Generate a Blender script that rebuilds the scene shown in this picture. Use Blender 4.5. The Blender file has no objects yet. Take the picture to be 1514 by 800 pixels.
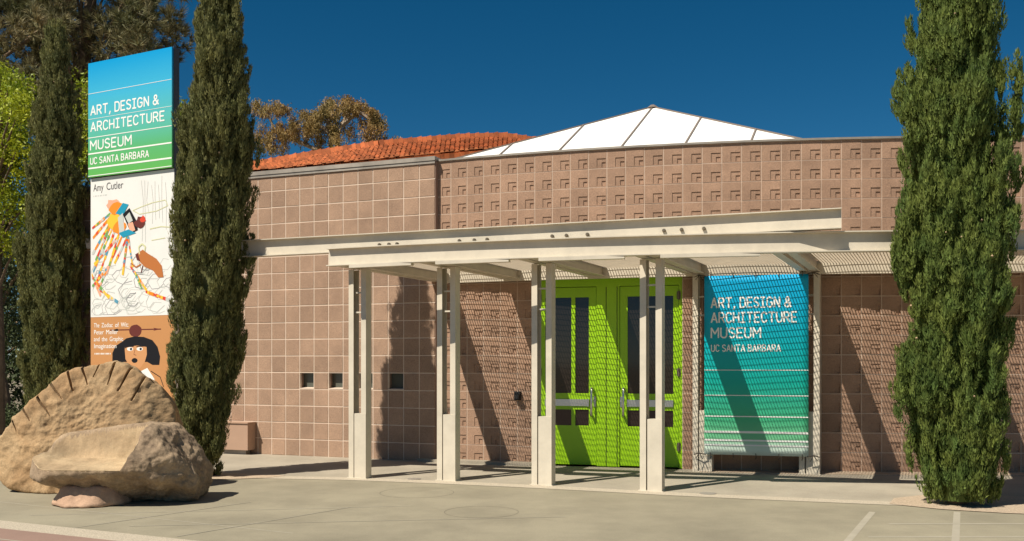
import bpy, bmesh, math, random
import numpy as np
from mathutils import Vector, Matrix, noise

rad = math.radians
sc = bpy.context.scene
COL = sc.collection
random.seed(7)
rng = np.random.default_rng(7)

# ------------------------------------------------------------------ camera, sky, sun, exposure
F = 1400.0                       # focal length in photograph pixels (1514 wide)
EYE = 1.72
cam_d = bpy.data.cameras.new('camera')
cam = bpy.data.objects.new('camera', cam_d)
COL.objects.link(cam)
cam.location = (0, 0, EYE)
cam.rotation_euler = (math.pi / 2, 0, 0)
cam_d.sensor_width = 36
cam_d.lens = 36 * F / 1514
cam_d.shift_y = 135 / 1514
cam_d.clip_start = 0.1
cam_d.clip_end = 3000
sc.camera = cam

SUN_AZ, SUN_EL = 50.0, 52.0      # light travels towards +X +Y
wd = bpy.data.worlds.new('World')
sc.world = wd
wd.use_nodes = True
wn, wl = wd.node_tree.nodes, wd.node_tree.links
sky = wn.new('ShaderNodeTexSky')
sky.sky_type = 'NISHITA'
sky.sun_disc = False
sky.sun_elevation = rad(SUN_EL)
sky.sun_rotation = rad(180 + SUN_AZ)
sky.altitude = 2500
sky.air_density = 0.85
sky.dust_density = 0.0
sky.ozone_density = 3.0
hs = wn.new('ShaderNodeHueSaturation')
hs.inputs['Saturation'].default_value = 1.35
hs.inputs['Hue'].default_value = 0.487
hs.inputs['Value'].default_value = 0.95
wl.new(sky.outputs[0], hs.inputs['Color'])
wl.new(hs.outputs[0], wn['Background'].inputs[0])
wn['Background'].inputs[1].default_value = 0.05

sl = bpy.data.lights.new('sun', 'SUN')
sl.energy = 4.8
sl.angle = rad(0.4)
sl.color = (1.0, 0.92, 0.80)
so = bpy.data.objects.new('sun', sl)
COL.objects.link(so)
ldir = Vector((math.sin(rad(SUN_AZ)) * math.cos(rad(SUN_EL)), math.cos(rad(SUN_AZ)) * math.cos(rad(SUN_EL)), -math.sin(rad(SUN_EL))))
so.rotation_euler = ldir.to_track_quat('-Z', 'Y').to_euler()
so.location = (-20, -20, 30)
sc.view_settings.view_transform = 'Standard'
sc.view_settings.look = 'None'
sc.view_settings.exposure = 0.45
sc.view_settings.gamma = 1.0

# ------------------------------------------------------------------ helpers
def srgb(r, g, b):
    f = lambda c: (c / 255 / 12.92) if c / 255 <= .04045 else ((c / 255 + .055) / 1.055) ** 2.4
    return (f(r), f(g), f(b))

MATS = {}
def mat(name, col, rough=.8, var=.0, nscale=6., ndetail=6., fine=None, bump=0., bscale=60., island=0., obj=0.,
        metal=0., spec=.4, col2=None, wear=0., wscale=1.5, trans=0.):
    """principled material: base colour, broad patches (var or col2), fine speckle, per piece tint, bump"""
    m = bpy.data.materials.new(name)
    m.use_nodes = True
    nt = m.node_tree
    N, L = nt.nodes, nt.links
    b = N['Principled BSDF']
    b.inputs['Roughness'].default_value = rough
    b.inputs['Metallic'].default_value = metal
    b.inputs['Specular IOR Level'].default_value = spec
    tc = N.new('ShaderNodeTexCoord')
    geo = N.new('ShaderNodeNewGeometry')
    src = geo.outputs['Position']
    rgb = N.new('ShaderNodeRGB'); rgb.outputs[0].default_value = (*col, 1)
    cur = rgb.outputs[0]
    def nz(scale, detail=6., rough_=.6):
        t = N.new('ShaderNodeTexNoise'); t.inputs['Scale'].default_value = scale
        t.inputs['Detail'].default_value = detail; t.inputs['Roughness'].default_value = rough_
        L.new(src, t.inputs['Vector']); return t
    if col2 is not None:
        t = nz(nscale, ndetail)
        r = N.new('ShaderNodeMapRange'); r.inputs[1].default_value = .38; r.inputs[2].default_value = .64
        L.new(t.outputs[0], r.inputs[0])
        mx = N.new('ShaderNodeMix'); mx.data_type = 'RGBA'
        L.new(r.outputs[0], mx.inputs[0]); L.new(cur, mx.inputs[6]); mx.inputs[7].default_value = (*col2, 1)
        cur = mx.outputs[2]
    def scale_by(fac, lo, hi, a=.3, z=.7):
        nonlocal cur
        r = N.new('ShaderNodeMapRange'); r.inputs[1].default_value = a; r.inputs[2].default_value = z
        r.inputs[3].default_value = lo; r.inputs[4].default_value = hi
        L.new(fac, r.inputs[0])
        mx = N.new('ShaderNodeVectorMath'); mx.operation = 'SCALE'
        L.new(cur, mx.inputs[0]); L.new(r.outputs[0], mx.inputs['Scale'])
        cur = mx.outputs[0]
    if var: scale_by(nz(nscale * .7, ndetail).outputs[0], 1 - var, 1 + var)
    if wear: scale_by(nz(wscale, 9, .7).outputs[0], 1 - wear, 1 + wear * .5, .35, .6)
    if fine: scale_by(nz(fine[0], 3, .7).outputs[0], 1 - fine[1], 1 + fine[1])
    if island: scale_by(geo.outputs['Random Per Island'], 1 - island, 1 + island, 0, 1)
    if obj:
        oi = N.new('ShaderNodeObjectInfo'); scale_by(oi.outputs['Random'], 1 - obj, 1 + obj, 0, 1)
    L.new(cur, b.inputs['Base Color'])
    if bump:
        t = nz(bscale, 8, .65)
        bp = N.new('ShaderNodeBump'); bp.inputs['Strength'].default_value = bump; bp.inputs['Distance'].default_value = .01
        L.new(t.outputs[0], bp.inputs['Height']); L.new(bp.outputs[0], b.inputs['Normal'])
    if trans:
        out = N['Material Output']
        tr = N.new('ShaderNodeBsdfTranslucent'); L.new(cur, tr.inputs['Color'])
        ms = N.new('ShaderNodeMixShader'); ms.inputs[0].default_value = trans
        L.new(b.outputs[0], ms.inputs[1]); L.new(tr.outputs[0], ms.inputs[2]); L.new(ms.outputs[0], out.inputs[0])
    MATS[name] = m
    return m

class MB:
    """collects polygons for one mesh"""
    def __init__(s): s.v = []; s.f = []; s.m = []
    def poly(s, pts, mi=0):
        i = len(s.v); s.v += [tuple(p) for p in pts]; s.f.append(tuple(range(i, i + len(pts)))); s.m.append(mi)
    def hexa(s, p, mi=0):
        """8 corner points: bottom 4 ccw, top 4 ccw"""
        i = len(s.v); s.v += [tuple(q) for q in p]
        for q in ((0, 3, 2, 1), (4, 5, 6, 7), (0, 1, 5, 4), (1, 2, 6, 5), (2, 3, 7, 6), (3, 0, 4, 7)):
            s.f.append(tuple(i + k for k in q)); s.m.append(mi)
    def box(s, x0, x1, y0, y1, z0, z1, mi=0):
        s.hexa([(x0, y0, z0), (x1, y0, z0), (x1, y1, z0), (x0, y1, z0), (x0, y0, z1), (x1, y0, z1), (x1, y1, z1), (x0, y1, z1)], mi)
    def bar(s, a, b, w, h, mi=0, up=(0, 0, 1)):
        a, b = Vector(a), Vector(b); d = (b - a).normalized(); u = Vector(up)
        sd = d.cross(u).normalized() * w / 2; u = sd.cross(d).normalized() * h / 2
        s.hexa([a - sd - u, a + sd - u, b + sd - u, b - sd - u, a - sd + u, a + sd + u, b + sd + u, b - sd + u], mi)
    def tube(s, pts, rads, n=8, mi=0, cap=True):
        pts = [Vector(p) for p in pts]; i0 = len(s.v)
        ref = Vector((.31, .57, .76))
        for k, p in enumerate(pts):
            d = (pts[min(k + 1, len(pts) - 1)] - pts[max(k - 1, 0)]).normalized()
            a = d.cross(ref).normalized(); b = d.cross(a)
            for j in range(n):
                t = 2 * math.pi * j / n
                s.v.append(tuple(p + (a * math.cos(t) + b * math.sin(t)) * rads[k]))
        for k in range(len(pts) - 1):
            for j in range(n):
                q = i0 + k * n; s.f.append((q + j, q + (j + 1) % n, q + n + (j + 1) % n, q + n + j)); s.m.append(mi)
        if cap:
            s.f.append(tuple(i0 + j for j in range(n))); s.m.append(mi)
            q = i0 + (len(pts) - 1) * n; s.f.append(tuple(q + j for j in reversed(range(n)))); s.m.append(mi)
    def mesh(s, name, mats, smooth=False):
        me = bpy.data.meshes.new(name); me.from_pydata(s.v, [], s.f)
        for m in (mats if isinstance(mats, (list, tuple)) else [mats]): me.materials.append(m)
        if any(s.m): me.polygons.foreach_set('material_index', s.m)
        if smooth: me.polygons.foreach_set('use_smooth', [True] * len(me.polygons))
        me.update(); return me
    def build(s, name, mats, parent=None, smooth=False, kind=None):
        return link(name, s.mesh(name, mats, smooth), parent, kind=kind)

def link(name, data, parent=None, loc=None, rotz=None, kind=None):
    o = bpy.data.objects.new(name, data); COL.objects.link(o)
    if parent is not None: o.parent = parent
    if loc is not None: o.location = loc
    if rotz is not None: o.rotation_euler = (0, 0, rotz)
    if kind: o['kind'] = kind
    return o

def tag(o, label, cat, group=None):
    o['label'] = label; o['category'] = cat
    if group: o['group'] = group
    return o

def thing(name, label, cat, loc=(0, 0, 0), rotz=0., group=None):
    return tag(link(name, None, None, loc, rotz), label, cat, group)

def tri_mesh(name, V, mats, smooth=False, mi=None):
    """V: (n,3,3) float array of separate triangles"""
    n = len(V); me = bpy.data.meshes.new(name)
    me.vertices.add(n * 3); me.vertices.foreach_set('co', np.ascontiguousarray(V, dtype=np.float32).ravel())
    me.loops.add(n * 3); me.loops.foreach_set('vertex_index', np.arange(n * 3, dtype=np.int32))
    me.polygons.add(n); me.polygons.foreach_set('loop_start', np.arange(0, n * 3, 3, dtype=np.int32))
    me.polygons.foreach_set('loop_total', np.full(n, 3, dtype=np.int32))
    for m in (mats if isinstance(mats, (list, tuple)) else [mats]): me.materials.append(m)
    if mi is not None: me.polygons.foreach_set('material_index', mi.astype(np.int32))
    me.update(calc_edges=True); me.validate(); return me

# ------------------------------------------------------------------ materials
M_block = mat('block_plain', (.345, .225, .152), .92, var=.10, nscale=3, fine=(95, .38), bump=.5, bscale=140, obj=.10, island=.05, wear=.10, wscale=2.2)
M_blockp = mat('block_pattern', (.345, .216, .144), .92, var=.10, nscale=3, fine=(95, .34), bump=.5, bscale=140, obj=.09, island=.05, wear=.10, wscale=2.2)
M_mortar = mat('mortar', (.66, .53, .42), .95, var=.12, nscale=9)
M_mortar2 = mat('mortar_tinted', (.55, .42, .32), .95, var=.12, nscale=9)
M_core = mat('wall_core', (.30, .2, .15), .95)
M_coping = mat('coping_metal', (.32, .285, .24), .55, var=.25, nscale=4, metal=.3)
M_steel = mat('cream_steel', (.60, .54, .43), .5, var=.04, nscale=2, wear=.09, wscale=3.5, spec=.4)
M_steel2 = mat('galvanized_grating', (.62, .54, .42), .55, var=.08, nscale=9)
M_bolt = mat('bolt_metal', (.18, .15, .11), .5, metal=.6)
M_green = mat('green_door_paint', (.29, .55, .003), .42, var=.03, nscale=3, spec=.5)
M_gap = mat('door_gap', (.03, .05, .008), .8)
M_chrome = mat('brushed_metal', (.55, .55, .52), .3, metal=.9)
M_glass = mat('dark_door_glass', (.020, .015, .012), .06, spec=.45)
M_wglass = mat('grey_window_glass', (.10, .105, .085), .25, spec=.4)
M_dark = mat('dark_interior', (.03, .027, .024), .9)
M_black = mat('black_plastic', (.015, .015, .015), .5)
M_tile = mat('terracotta_tile', (.44, .135, .046), .85, island=.35, var=.25, nscale=3.5)
M_white = mat('white_roof_membrane', (.84, .83, .79), .6, var=.03, nscale=1.2)
M_seam = mat('skylight_seam', (.20, .16, .13), .6)
M_conc = mat('plaza_concrete', (.275, .245, .172), .9, var=.10, nscale=.5, fine=(60, .10), wear=.17, wscale=.8, bump=.12, bscale=90)
M_apron = mat('walk_concrete', (.345, .305, .235), .9, var=.07, nscale=.8, fine=(70, .12), wear=.14, wscale=1.1, bump=.12, bscale=90)
M_aggr = mat('exposed_aggregate', (.45, .39, .295), .95, fine=(70, .35), bump=.6, bscale=90)
M_pink = mat('pink_paving', (.27, .175, .135), .9, var=.1, nscale=1, fine=(60, .08))
M_gravel = mat('pale_gravel', (.44, .345, .245), .95, fine=(55, .35), bump=.8, bscale=55)
M_joint = mat('pale_joint', (.36, .325, .25), .9, var=.1, nscale=5)
M_lid = mat('lid_line', (.12, .10, .075), .9)
M_earth = mat('dry_earth', (.20, .165, .11), .95, var=.2, nscale=.2)
M_sand = mat('sandstone', (.40, .275, .148), .92, col2=(.33, .205, .10), nscale=2.2, fine=(45, .2), bump=.9, bscale=30, wear=.22, wscale=2.6)
M_sandp = mat('pale_sandstone', (.46, .345, .205), .92, col2=(.40, .285, .165), nscale=2.0, fine=(50, .12), bump=.5, bscale=24, wear=.25, wscale=2.2)
M_rindshade = mat('rind_shade_sandstone', (.37, .27, .17), .92, col2=(.24, .17, .11), nscale=3.0, fine=(40, .2), bump=.9, bscale=22, wear=.35, wscale=3.5)  # weathered rind colour, also darkened to deepen the shade under the seat lip
M_pinkst = mat('pinkish_stone', (.50, .33, .22), .92, col2=(.42, .27, .18), nscale=4, fine=(50, .12), bump=.5, bscale=40)
M_cyp = mat('cypress_leaf', (.180, .222, .046), .7, col2=(.095, .150, .034), nscale=3.0, island=.40, trans=.28, spec=.3)
M_cyp2 = mat('cypress_leaf_olive', (.225, .220, .074), .7, col2=(.125, .138, .046), nscale=3.0, island=.40, trans=.28, spec=.3)
M_cone = mat('cypress_cone', (.40, .28, .17), .9, island=.3)
M_bark = mat('bark', (.14, .095, .06), .95, var=.3, nscale=6)
M_pale = mat('pale_bark', (.36, .28, .2), .9, var=.25, nscale=5)
M_pine = mat('pine_needle', (.25, .205, .095), .7, col2=(.13, .14, .055), nscale=.9, island=.45, trans=.2)
M_lime = mat('lime_leaf', (.42, .44, .018), .55, col2=(.22, .31, .018), nscale=.9, island=.3, trans=.3)
M_shadeleaf = mat('shade_dark_leaf', (.05, .07, .02), .7, island=.4, trans=.15)  # leaf colour kept dark to stand for the shade beyond the plain wall
M_euc = mat('eucalyptus_leaf', (.36, .215, .07), .7, col2=(.24, .19, .06), nscale=.5, island=.35, trans=.25)
M_signdk = mat('sign_box', (.045, .05, .055), .5)
M_print = mat('white_print', (.80, .80, .76), .6)
M_text = mat('dark_print', (.05, .05, .05), .6)
M_tie = mat('tie_cord', (.06, .05, .04), .8)
M_boxp = mat('utility_box_paint', (.40, .26, .18), .6, var=.05)
M_wroof = mat('roof_membrane', (.30, .27, .23), .9)

def ramp_mat(name, stops, axis='Z', lo=0., hi=1., rough=.5):
    m = bpy.data.materials.new(name); m.use_nodes = True
    N, L = m.node_tree.nodes, m.node_tree.links; b = N['Principled BSDF']
    tc = N.new('ShaderNodeTexCoord'); sp = N.new('ShaderNodeSeparateXYZ'); L.new(tc.outputs['Object'], sp.inputs[0])
    mr = N.new('ShaderNodeMapRange'); mr.inputs[1].default_value = lo; mr.inputs[2].default_value = hi
    L.new(sp.outputs[axis], mr.inputs[0])
    cr = N.new('ShaderNodeValToRGB'); L.new(mr.outputs[0], cr.inputs[0])
    el = cr.color_ramp.elements
    while len(el) < len(stops): el.new(.5)
    for e, (p, c) in zip(el, sorted(stops)):
        e.position = p; e.color = (*c, 1)
    L.new(cr.outputs[0], b.inputs['Base Color']); b.inputs['Roughness'].default_value = rough
    b.inputs['Specular IOR Level'].default_value = .3
    return m

# ------------------------------------------------------------------ ground and paving
def sheet(name, pts, z, m):
    b = MB(); b.poly([(x, y, z) for x, y in pts]); return b.build(name, m, kind='structure')

sheet('ground', [(-900, -300), (900, -300), (900, 1500), (-900, 1500)], -.012, M_earth)
sheet('plaza', [(-22, -4), (22, -4), (22, 21.5), (-22, 21.5)], 0.0, M_conc)
edge = [(-16, 17.2), (-9, 15.3), (-5.2, 14.3), (-4.07, 14.0), (-2.4, 13.75), (-1.2, 13.4), (0, 12.99), (1.0, 12.6), (1.95, 12.2), (2.9, 11.86), (4.7, 11.3), (5.6, 11.05), (7, 10.85), (10, 10.9), (14, 11.6)]
def offset(line, d):
    out = []
    for i, p in enumerate(line):
        a = Vector(line[max(i - 1, 0)]); b = Vector(line[min(i + 1, len(line) - 1)])
        t = (b - a).normalized(); out.append((p[0] - t.y * d, p[1] + t.x * d))
    return out
inner = offset(edge, .30)
sheet('walkway', inner + [(14, 21), (-16, 21)], .004, M_apron)
sheet('walkway_border', edge + inner[::-1], .0045, M_aggr)
# pink paving with a pale border, lower left of the picture
bl = [(-14, 14.1), (-5.54, 10.25), (-3.03, 9.09), (0.5, 7.5)]
bl2 = offset(bl, -.33)
sheet('paving_border', bl + bl2[::-1], .004, M_aggr)
sheet('pink_paving', bl2 + [(0.5, -3), (-14, -3)], .004, M_pink)
def strip(name, a, b, w, m, z=.005):
    a, b = Vector(a), Vector(b); n = (b - a).normalized(); n = Vector((-n.y, n.x)) * w / 2
    return sheet(name, [a - n, b - n, b + n, a + n], z, m)
strip('paving_joint', (4.13, 10.85), (2.3, 7.3), .07, M_joint, .0012)
strip('paving_joint', (5.10, 10.85), (3.4, 7.3), .07, M_joint, .0012)
strip('paving_joint', (4.0, 10.05), (8, 10.05), .05, M_joint, .0020)
strip('paving_joint', (3.5, 9.30), (8, 9.30), .05, M_joint, .0020)
strip('paving_joint', (-6.9, 11.95), (-2.2, 9.5), .02, M_joint, .0012)
strip('paving_joint', (-5.4, 10.6), (-1.2, 11.3), .02, M_joint, .0020)
strip('paving_joint', (-4.0, 9.9), (0.6, 10.5), .02, M_joint, .0028)
strip('paving_joint', (-4.6, 9.7), (-3.2, 11.6), .018, M_joint, .0036)
strip('paving_joint', (-3.3, 9.3), (-1.9, 11.2), .018, M_joint, .0036)
# pink paving lines
strip('paving_joint', (-9, 11.0), (-3.6, 8.55), .025, M_joint, .0052)
def ring(name, cx, cy, r, w, m, z):
    b = MB(); n = 48
    for k in range(n):
        a0, a1 = 2 * math.pi * k / n, 2 * math.pi * (k + 1) / n
        b.poly([(cx + (r + s) * math.cos(a), cy + (r + s) * math.sin(a), z) for a, s in ((a0, 0), (a0, w), (a1, w), (a1, 0))])
    return b.build(name, m, kind='structure')
ring('plaza_lid_joint', -.35, 10.85, .42, .006, M_lid, .0012)
ring('plaza_lid_joint', -1.25, 12.45, .48, .006, M_lid, .0012)
def disc(name, cx, cy, r, m, z, z2):
    b = MB(); n = 24
    top = [(cx + r * math.cos(2 * math.pi * k / n), cy + r * math.sin(2 * math.pi * k / n), z2) for k in range(n)]
    b.poly(top)
    for k in range(n):
        p, q = top[k], top[(k + 1) % n]; b.poly([(p[0], p[1], z), (q[0], q[1], z), q, p])
    return b.build(name, m)
d_ = disc('drain_cover', -1.43, 13.85, .10, M_coping, .0, .010); tag(d_, 'small round metal drain cover in the walkway between the two leftmost canopy columns', 'drain', 'drain covers')
d_ = disc('drain_cover', 2.55, 12.33, .11, M_coping, .0, .010); tag(d_, 'small round metal drain cover in the pale walkway border in front of the banner', 'drain', 'drain covers')
# gravel bed round the right cypress, gravel strip along the wall foot, pale soil under the left cypress
sheet('gravel_bed', [(4.55, 11.42), (5.0, 11.0), (5.6, 10.72), (6.6, 10.45), (9, 10.5), (9, 10.95), (7.2, 11.3), (6.4, 12.1), (5.4, 12.25), (4.8, 11.9)], .008, M_gravel)
sheet('gravel_bed', [(-5.9, 14.15), (-4.9, 13.78), (-4.2, 13.8), (-3.6, 14.0), (-3.4, 14.25), (-4.2, 14.55), (-5.2, 14.9), (-6.2, 15.0)], .008, M_gravel)

# ------------------------------------------------------------------ block walls
P = .3048                        # block module
J = .0135                         # mortar joint
ROWS = 17
TH = .06
S = P - J
def plain_block():
    b = MB(); c = .006; d = .005
    p0 = [(0, d, 0), (S, d, 0), (S, d, S), (0, d, S)]; p1 = [(c, 0, c), (S - c, 0, c), (S - c, 0, S - c), (c, 0, S - c)]
    bk = [(x, TH, z) for x, y, z in p0]
    b.poly(p1)
    for k in range(4):
        l = (k + 1) % 4; b.poly([p0[k], p0[l], p1[l], p1[k]]); b.poly([bk[k], bk[l], p0[l], p0[k]])
    return b
def pattern_block():
    b = MB(); d1, d2 = .011, .024
    xs = [0, .45 * S, .72 * S, .955 * S, S]; zs = [0, .035 * S, .33 * S, .545 * S, S]
    lev = lambda i, k: (d2 if (i == 2 and k == 1) else d1 if (i in (1, 2) and k in (1, 2)) else 0.0)
    for i in range(4):
        for k in range(4):
            y = lev(i, k); x0, x1, z0, z1 = xs[i], xs[i + 1], zs[k], zs[k + 1]
            b.poly([(x0, y, z0), (x1, y, z0), (x1, y, z1), (x0, y, z1)])
            if i < 3 and lev(i + 1, k) != y:
                y2 = lev(i + 1, k); b.poly([(x1, y, z0), (x1, y2, z0), (x1, y2, z1), (x1, y, z1)])
            if k < 3 and lev(i, k + 1) != y:
                y2 = lev(i, k + 1); b.poly([(x0, y, z1), (x1, y, z1), (x1, y2, z1), (x0, y2, z1)])
    p0 = [(0, 0, 0), (S, 0, 0), (S, 0, S), (0, 0, S)]
    for k in range(4):
        l = (k + 1) % 4; a, c = p0[k], p0[l]; b.poly([(a[0], TH, a[2]), (c[0], TH, c[2]), c, a])
    return b
me_plain = plain_block().mesh('block', M_block)
bp_ = pattern_block(); me_patt = bp_.mesh('block', M_blockp)

# --- plain wall: local x to the right along the wall, y inwards, origin at the right hand corner foot
LW_END = Vector((-1.325, 16.30))
LW_ANG = -math.atan2(1.38, 3.537)                 # left end lies farther away
lw = thing('block_wall', 'plain square-block masonry wall with four small square openings in a row', 'wall', (LW_END.x, LW_END.y, 0), LW_ANG)
NCL = 27
holes = set()
def lw_point(px, z=0):
    """world point of the plain wall's face seen at photograph column px"""
    k = (px - 757) / F
    d = Vector((math.cos(LW_ANG), math.sin(LW_ANG)))
    # LW_END + s*d ; X = k*Y
    s_ = (k * LW_END.y - LW_END.x) / (d.x - k * d.y)
    return s_
for px in (449, 492, 538, 582):
    s_ = lw_point(px)
    holes.add(int(math.floor(-s_ / P)))
hole_row = 4
stuff = MB(); core = MB(); mort = MB()
placed = 0
for c in range(NCL):
    x0 = -(c + 1) * P
    for r in range(ROWS):
        if r == hole_row and c in holes: continue
        if c < 17 and placed < 300:
            o = link('block', me_plain, lw, (x0 + J / 2 + rng.uniform(-.0008, .0008), rng.uniform(-.0025, .0025), r * P + J / 2)); placed += 1
        else:
            pb = plain_block(); i = len(stuff.v)
            stuff.v += [(x + x0 + J / 2, y, z + r * P + J / 2) for x, y, z in pb.v]
            stuff.f += [tuple(i + k for k in f) for f in pb.f]; stuff.m += pb.m
    mort.box(x0 - J / 2, x0 + J / 2, .005, TH, 0, ROWS * P)
for r in range(ROWS + 1):
    z = r * P
    mort.box(-NCL * P, 0, .0048, TH - .002, max(z - J / 2, 0), z + J / 2)
stuff.build('block_rest', M_block, lw, kind='stuff')
mort.build('mortar', M_mortar, lw)
# core with the four openings left free
DEEP = .34
for r0, r1 in ((0, hole_row), (hole_row + 1, ROWS)):
    core.box(-NCL * P - .02, 0, TH, DEEP, r0 * P, r1 * P)
cols = sorted(holes); xs_ = [0] + sum([[-(c) * P, -(c + 1) * P] for c in cols], []) + [-NCL * P - .02]
for k in range(0, len(xs_), 2):
    if xs_[k + 1] < xs_[k]: core.box(xs_[k + 1], xs_[k], TH, DEEP, hole_row * P, (hole_row + 1) * P)
core.build('wall_core', M_core, lw)
for c in cols:
    x0 = -(c + 1) * P
    w_ = MB(); w_.box(x0, x0 + P, .13, .16, hole_row * P, (hole_row + 1) * P)
    w_ = w_.build('window', M_wglass, lw)
    s_ = MB(); s_.hexa([(x0 + .006, .0, hole_row * P + .006), (x0 + P - .006, .0, hole_row * P + .006), (x0 + P - .006, .128, hole_row * P + .006), (x0 + .006, .128, hole_row * P + .006), (x0 + .006, .0, hole_row * P + .02), (x0 + P - .006, .0, hole_row * P + .02), (x0 + P - .006, .128, hole_row * P + .035), (x0 + .006, .128, hole_row * P + .035)])
    s_.build('sill', M_mortar, w_)
cp = MB()
cp.box(-NCL * P - .05, .012, -.035, DEEP + .05, ROWS * P + .004, ROWS * P + .075)
cp.box(-NCL * P - .05, .006, -.022, -.008, ROWS * P - .045, ROWS * P + .002)
cp.build('coping', M_coping, lw)
# end return of the plain wall, faces the patterned wall
er = MB(); er.box(-.004, .004, .012, DEEP, 0, ROWS * P); er.build('end_return', M_core, lw)

# --- patterned curved wall
WC = Vector((7.5, 37.55)); WR = 22.9
A0 = math.asin((-1.335 - WC.x) / WR)
def arc(C, R, a): return Vector((C.x + R * math.sin(a), C.y - R * math.cos(a)))
pw = thing('curved_block_wall', 'long curved masonry wall of blocks with recessed stepped corner pattern', 'wall', (0, 0, 0))
NC = 38; DA = P / WR
D0, D1, DROW = 6, 14, 11         # door opening: columns and rows
cand = []
for c in range(NC):
    for r in range(ROWS):
        if D0 <= c < D1 and r < DROW: continue
        cand.append((c, r))
def rank(cr):
    c, r = cr
    a = A0 + (c + .5) * DA; p = arc(WC, WR, a); px = 757 + F * p.x / p.y
    vis = 0
    if r >= 12: vis = 2
    elif r < 10 and (675 < px < 800): vis = 1.6
    elif r < 10 and (1225 < px < 1345 or px > 1480): vis = 1.5
    elif r < 10: vis = .4
    if px > 1530: vis = 0
    if 1345 < px < 1490: vis *= .5
    return -vis
cand.sort(key=rank)
stuff = MB(); mort = MB(); core = MB()
for n, (c, r) in enumerate(cand):
    a = A0 + (c + .5) * DA
    p = arc(WC, WR, a); t = Vector((math.cos(a), math.sin(a)))
    q = p - t * (S / 2)
    if n < 300:
        jit = rng.uniform(-.002, .002)
        o = link('block', me_patt, pw, (q.x - t.y * jit, q.y + t.x * jit, r * P + J / 2), a)
    else:
        i = len(stuff.v)
        stuff.v += [(q.x + x * t.x - y * t.y, q.y + x * t.y + y * t.x, z + r * P + J / 2) for x, y, z in bp_.v]
        stuff.f += [tuple(i + k for k in f) for f in bp_.f]; stuff.m += bp_.m
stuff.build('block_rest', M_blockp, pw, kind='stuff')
def arcbox(b, C, r0, r1, a0, a1, z0, z1, n=1, mi=0):
    """closed box swept along an arc; r0 outer (nearer the camera) r1 inner"""
    for k in range(n):
        u, v = a0 + (a1 - a0) * k / n, a0 + (a1 - a0) * (k + 1) / n
        p = [arc(C, r0, u), arc(C, r0, v), arc(C, r1, v), arc(C, r1, u)]
        b.hexa([(*q, z0) for q in p] + [(*q, z1) for q in p], mi)
for c in range(NC + 1):
    a = A0 + c * DA
    z0 = DROW * P if D0 < c < D1 else 0
    arcbox(mort, WC, WR - .003, WR - TH, a - J / 2 / WR, a + J / 2 / WR, z0, ROWS * P)
for r in range(ROWS + 1):
    for c in range(NC):
        if D0 <= c < D1 and r < DROW: continue
        a = A0 + c * DA; z = r * P
        arcbox(mort, WC, WR - .0032, WR - TH + .002, a + J / 2 / WR, a + DA - J / 2 / WR, max(z - J / 2, 0), z + J / 2)
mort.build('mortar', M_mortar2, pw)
for c in range(NC):
    z0 = DROW * P if D0 <= c < D1 else 0
    arcbox(core, WC, WR - TH, WR - .3, A0 + c * DA, A0 + (c + 1) * DA, z0, ROWS * P)
core.build('wall_core', M_core, pw)
cp = MB(); arcbox(cp, WC, WR + .03, WR - .36, A0 + .001, A0 + NC * DA, ROWS * P + .004, ROWS * P + .036, NC)
cp.build('coping', M_coping, pw)
g = MB(); arcbox(g, WC, WR + .38, WR - .02, A0 + D1 * DA + .012, A0 + NC * DA, .0, .012, 24)
g.build('gravel_strip', M_gravel, kind='structure')
g = MB(); arcbox(g, WC, WR + .22, WR - .02, A0 - .01, A0 + D0 * DA, .0, .05, 10)
g.build('wall_kerb', M_apron, kind='structure')

# ------------------------------------------------------------------ entrance doors
pa, pb_ = arc(WC, WR, A0 + D0 * DA), arc(WC, WR, A0 + D1 * DA)
dm = (pa + pb_) / 2; dang = math.atan2((pb_ - pa).y, (pb_ - pa).x)
OPW = (pb_ - pa).length / 2 - .006
DH = DROW * P - .006
dr = thing('entrance_doors', 'bright lime green glazed double doors under the canopy', 'door', (dm.x, dm.y, 0), dang)
DY = .07                          # frame face sits back in the opening
f_ = MB()
LH = 2.95
f_.box(-OPW, -1.15, DY, DY + .12, 0, DH); f_.box(1.15, OPW, DY, DY + .12, 0, DH)
f_.box(-1.15, 1.15, DY, DY + .12, LH + .01, DH)
f_.box(-.19, .19, DY, DY + .12, 0.0, LH + .01)
f_ = f_.build('frame', M_green, dr)
gp = MB()
for x in (-.035, .145): gp.box(x, x + .012, DY - .003, DY + .002, .01, LH)
gp.box(-1.15, 1.15, DY - .002, DY + .002, LH + .14, LH + .15)
gp.build('frame_groove', M_gap, f_)
th = MB(); th.box(-OPW, OPW, -.05, DY + .2, .0018, .004); th.build('threshold', M_chrome, dr)
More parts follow.
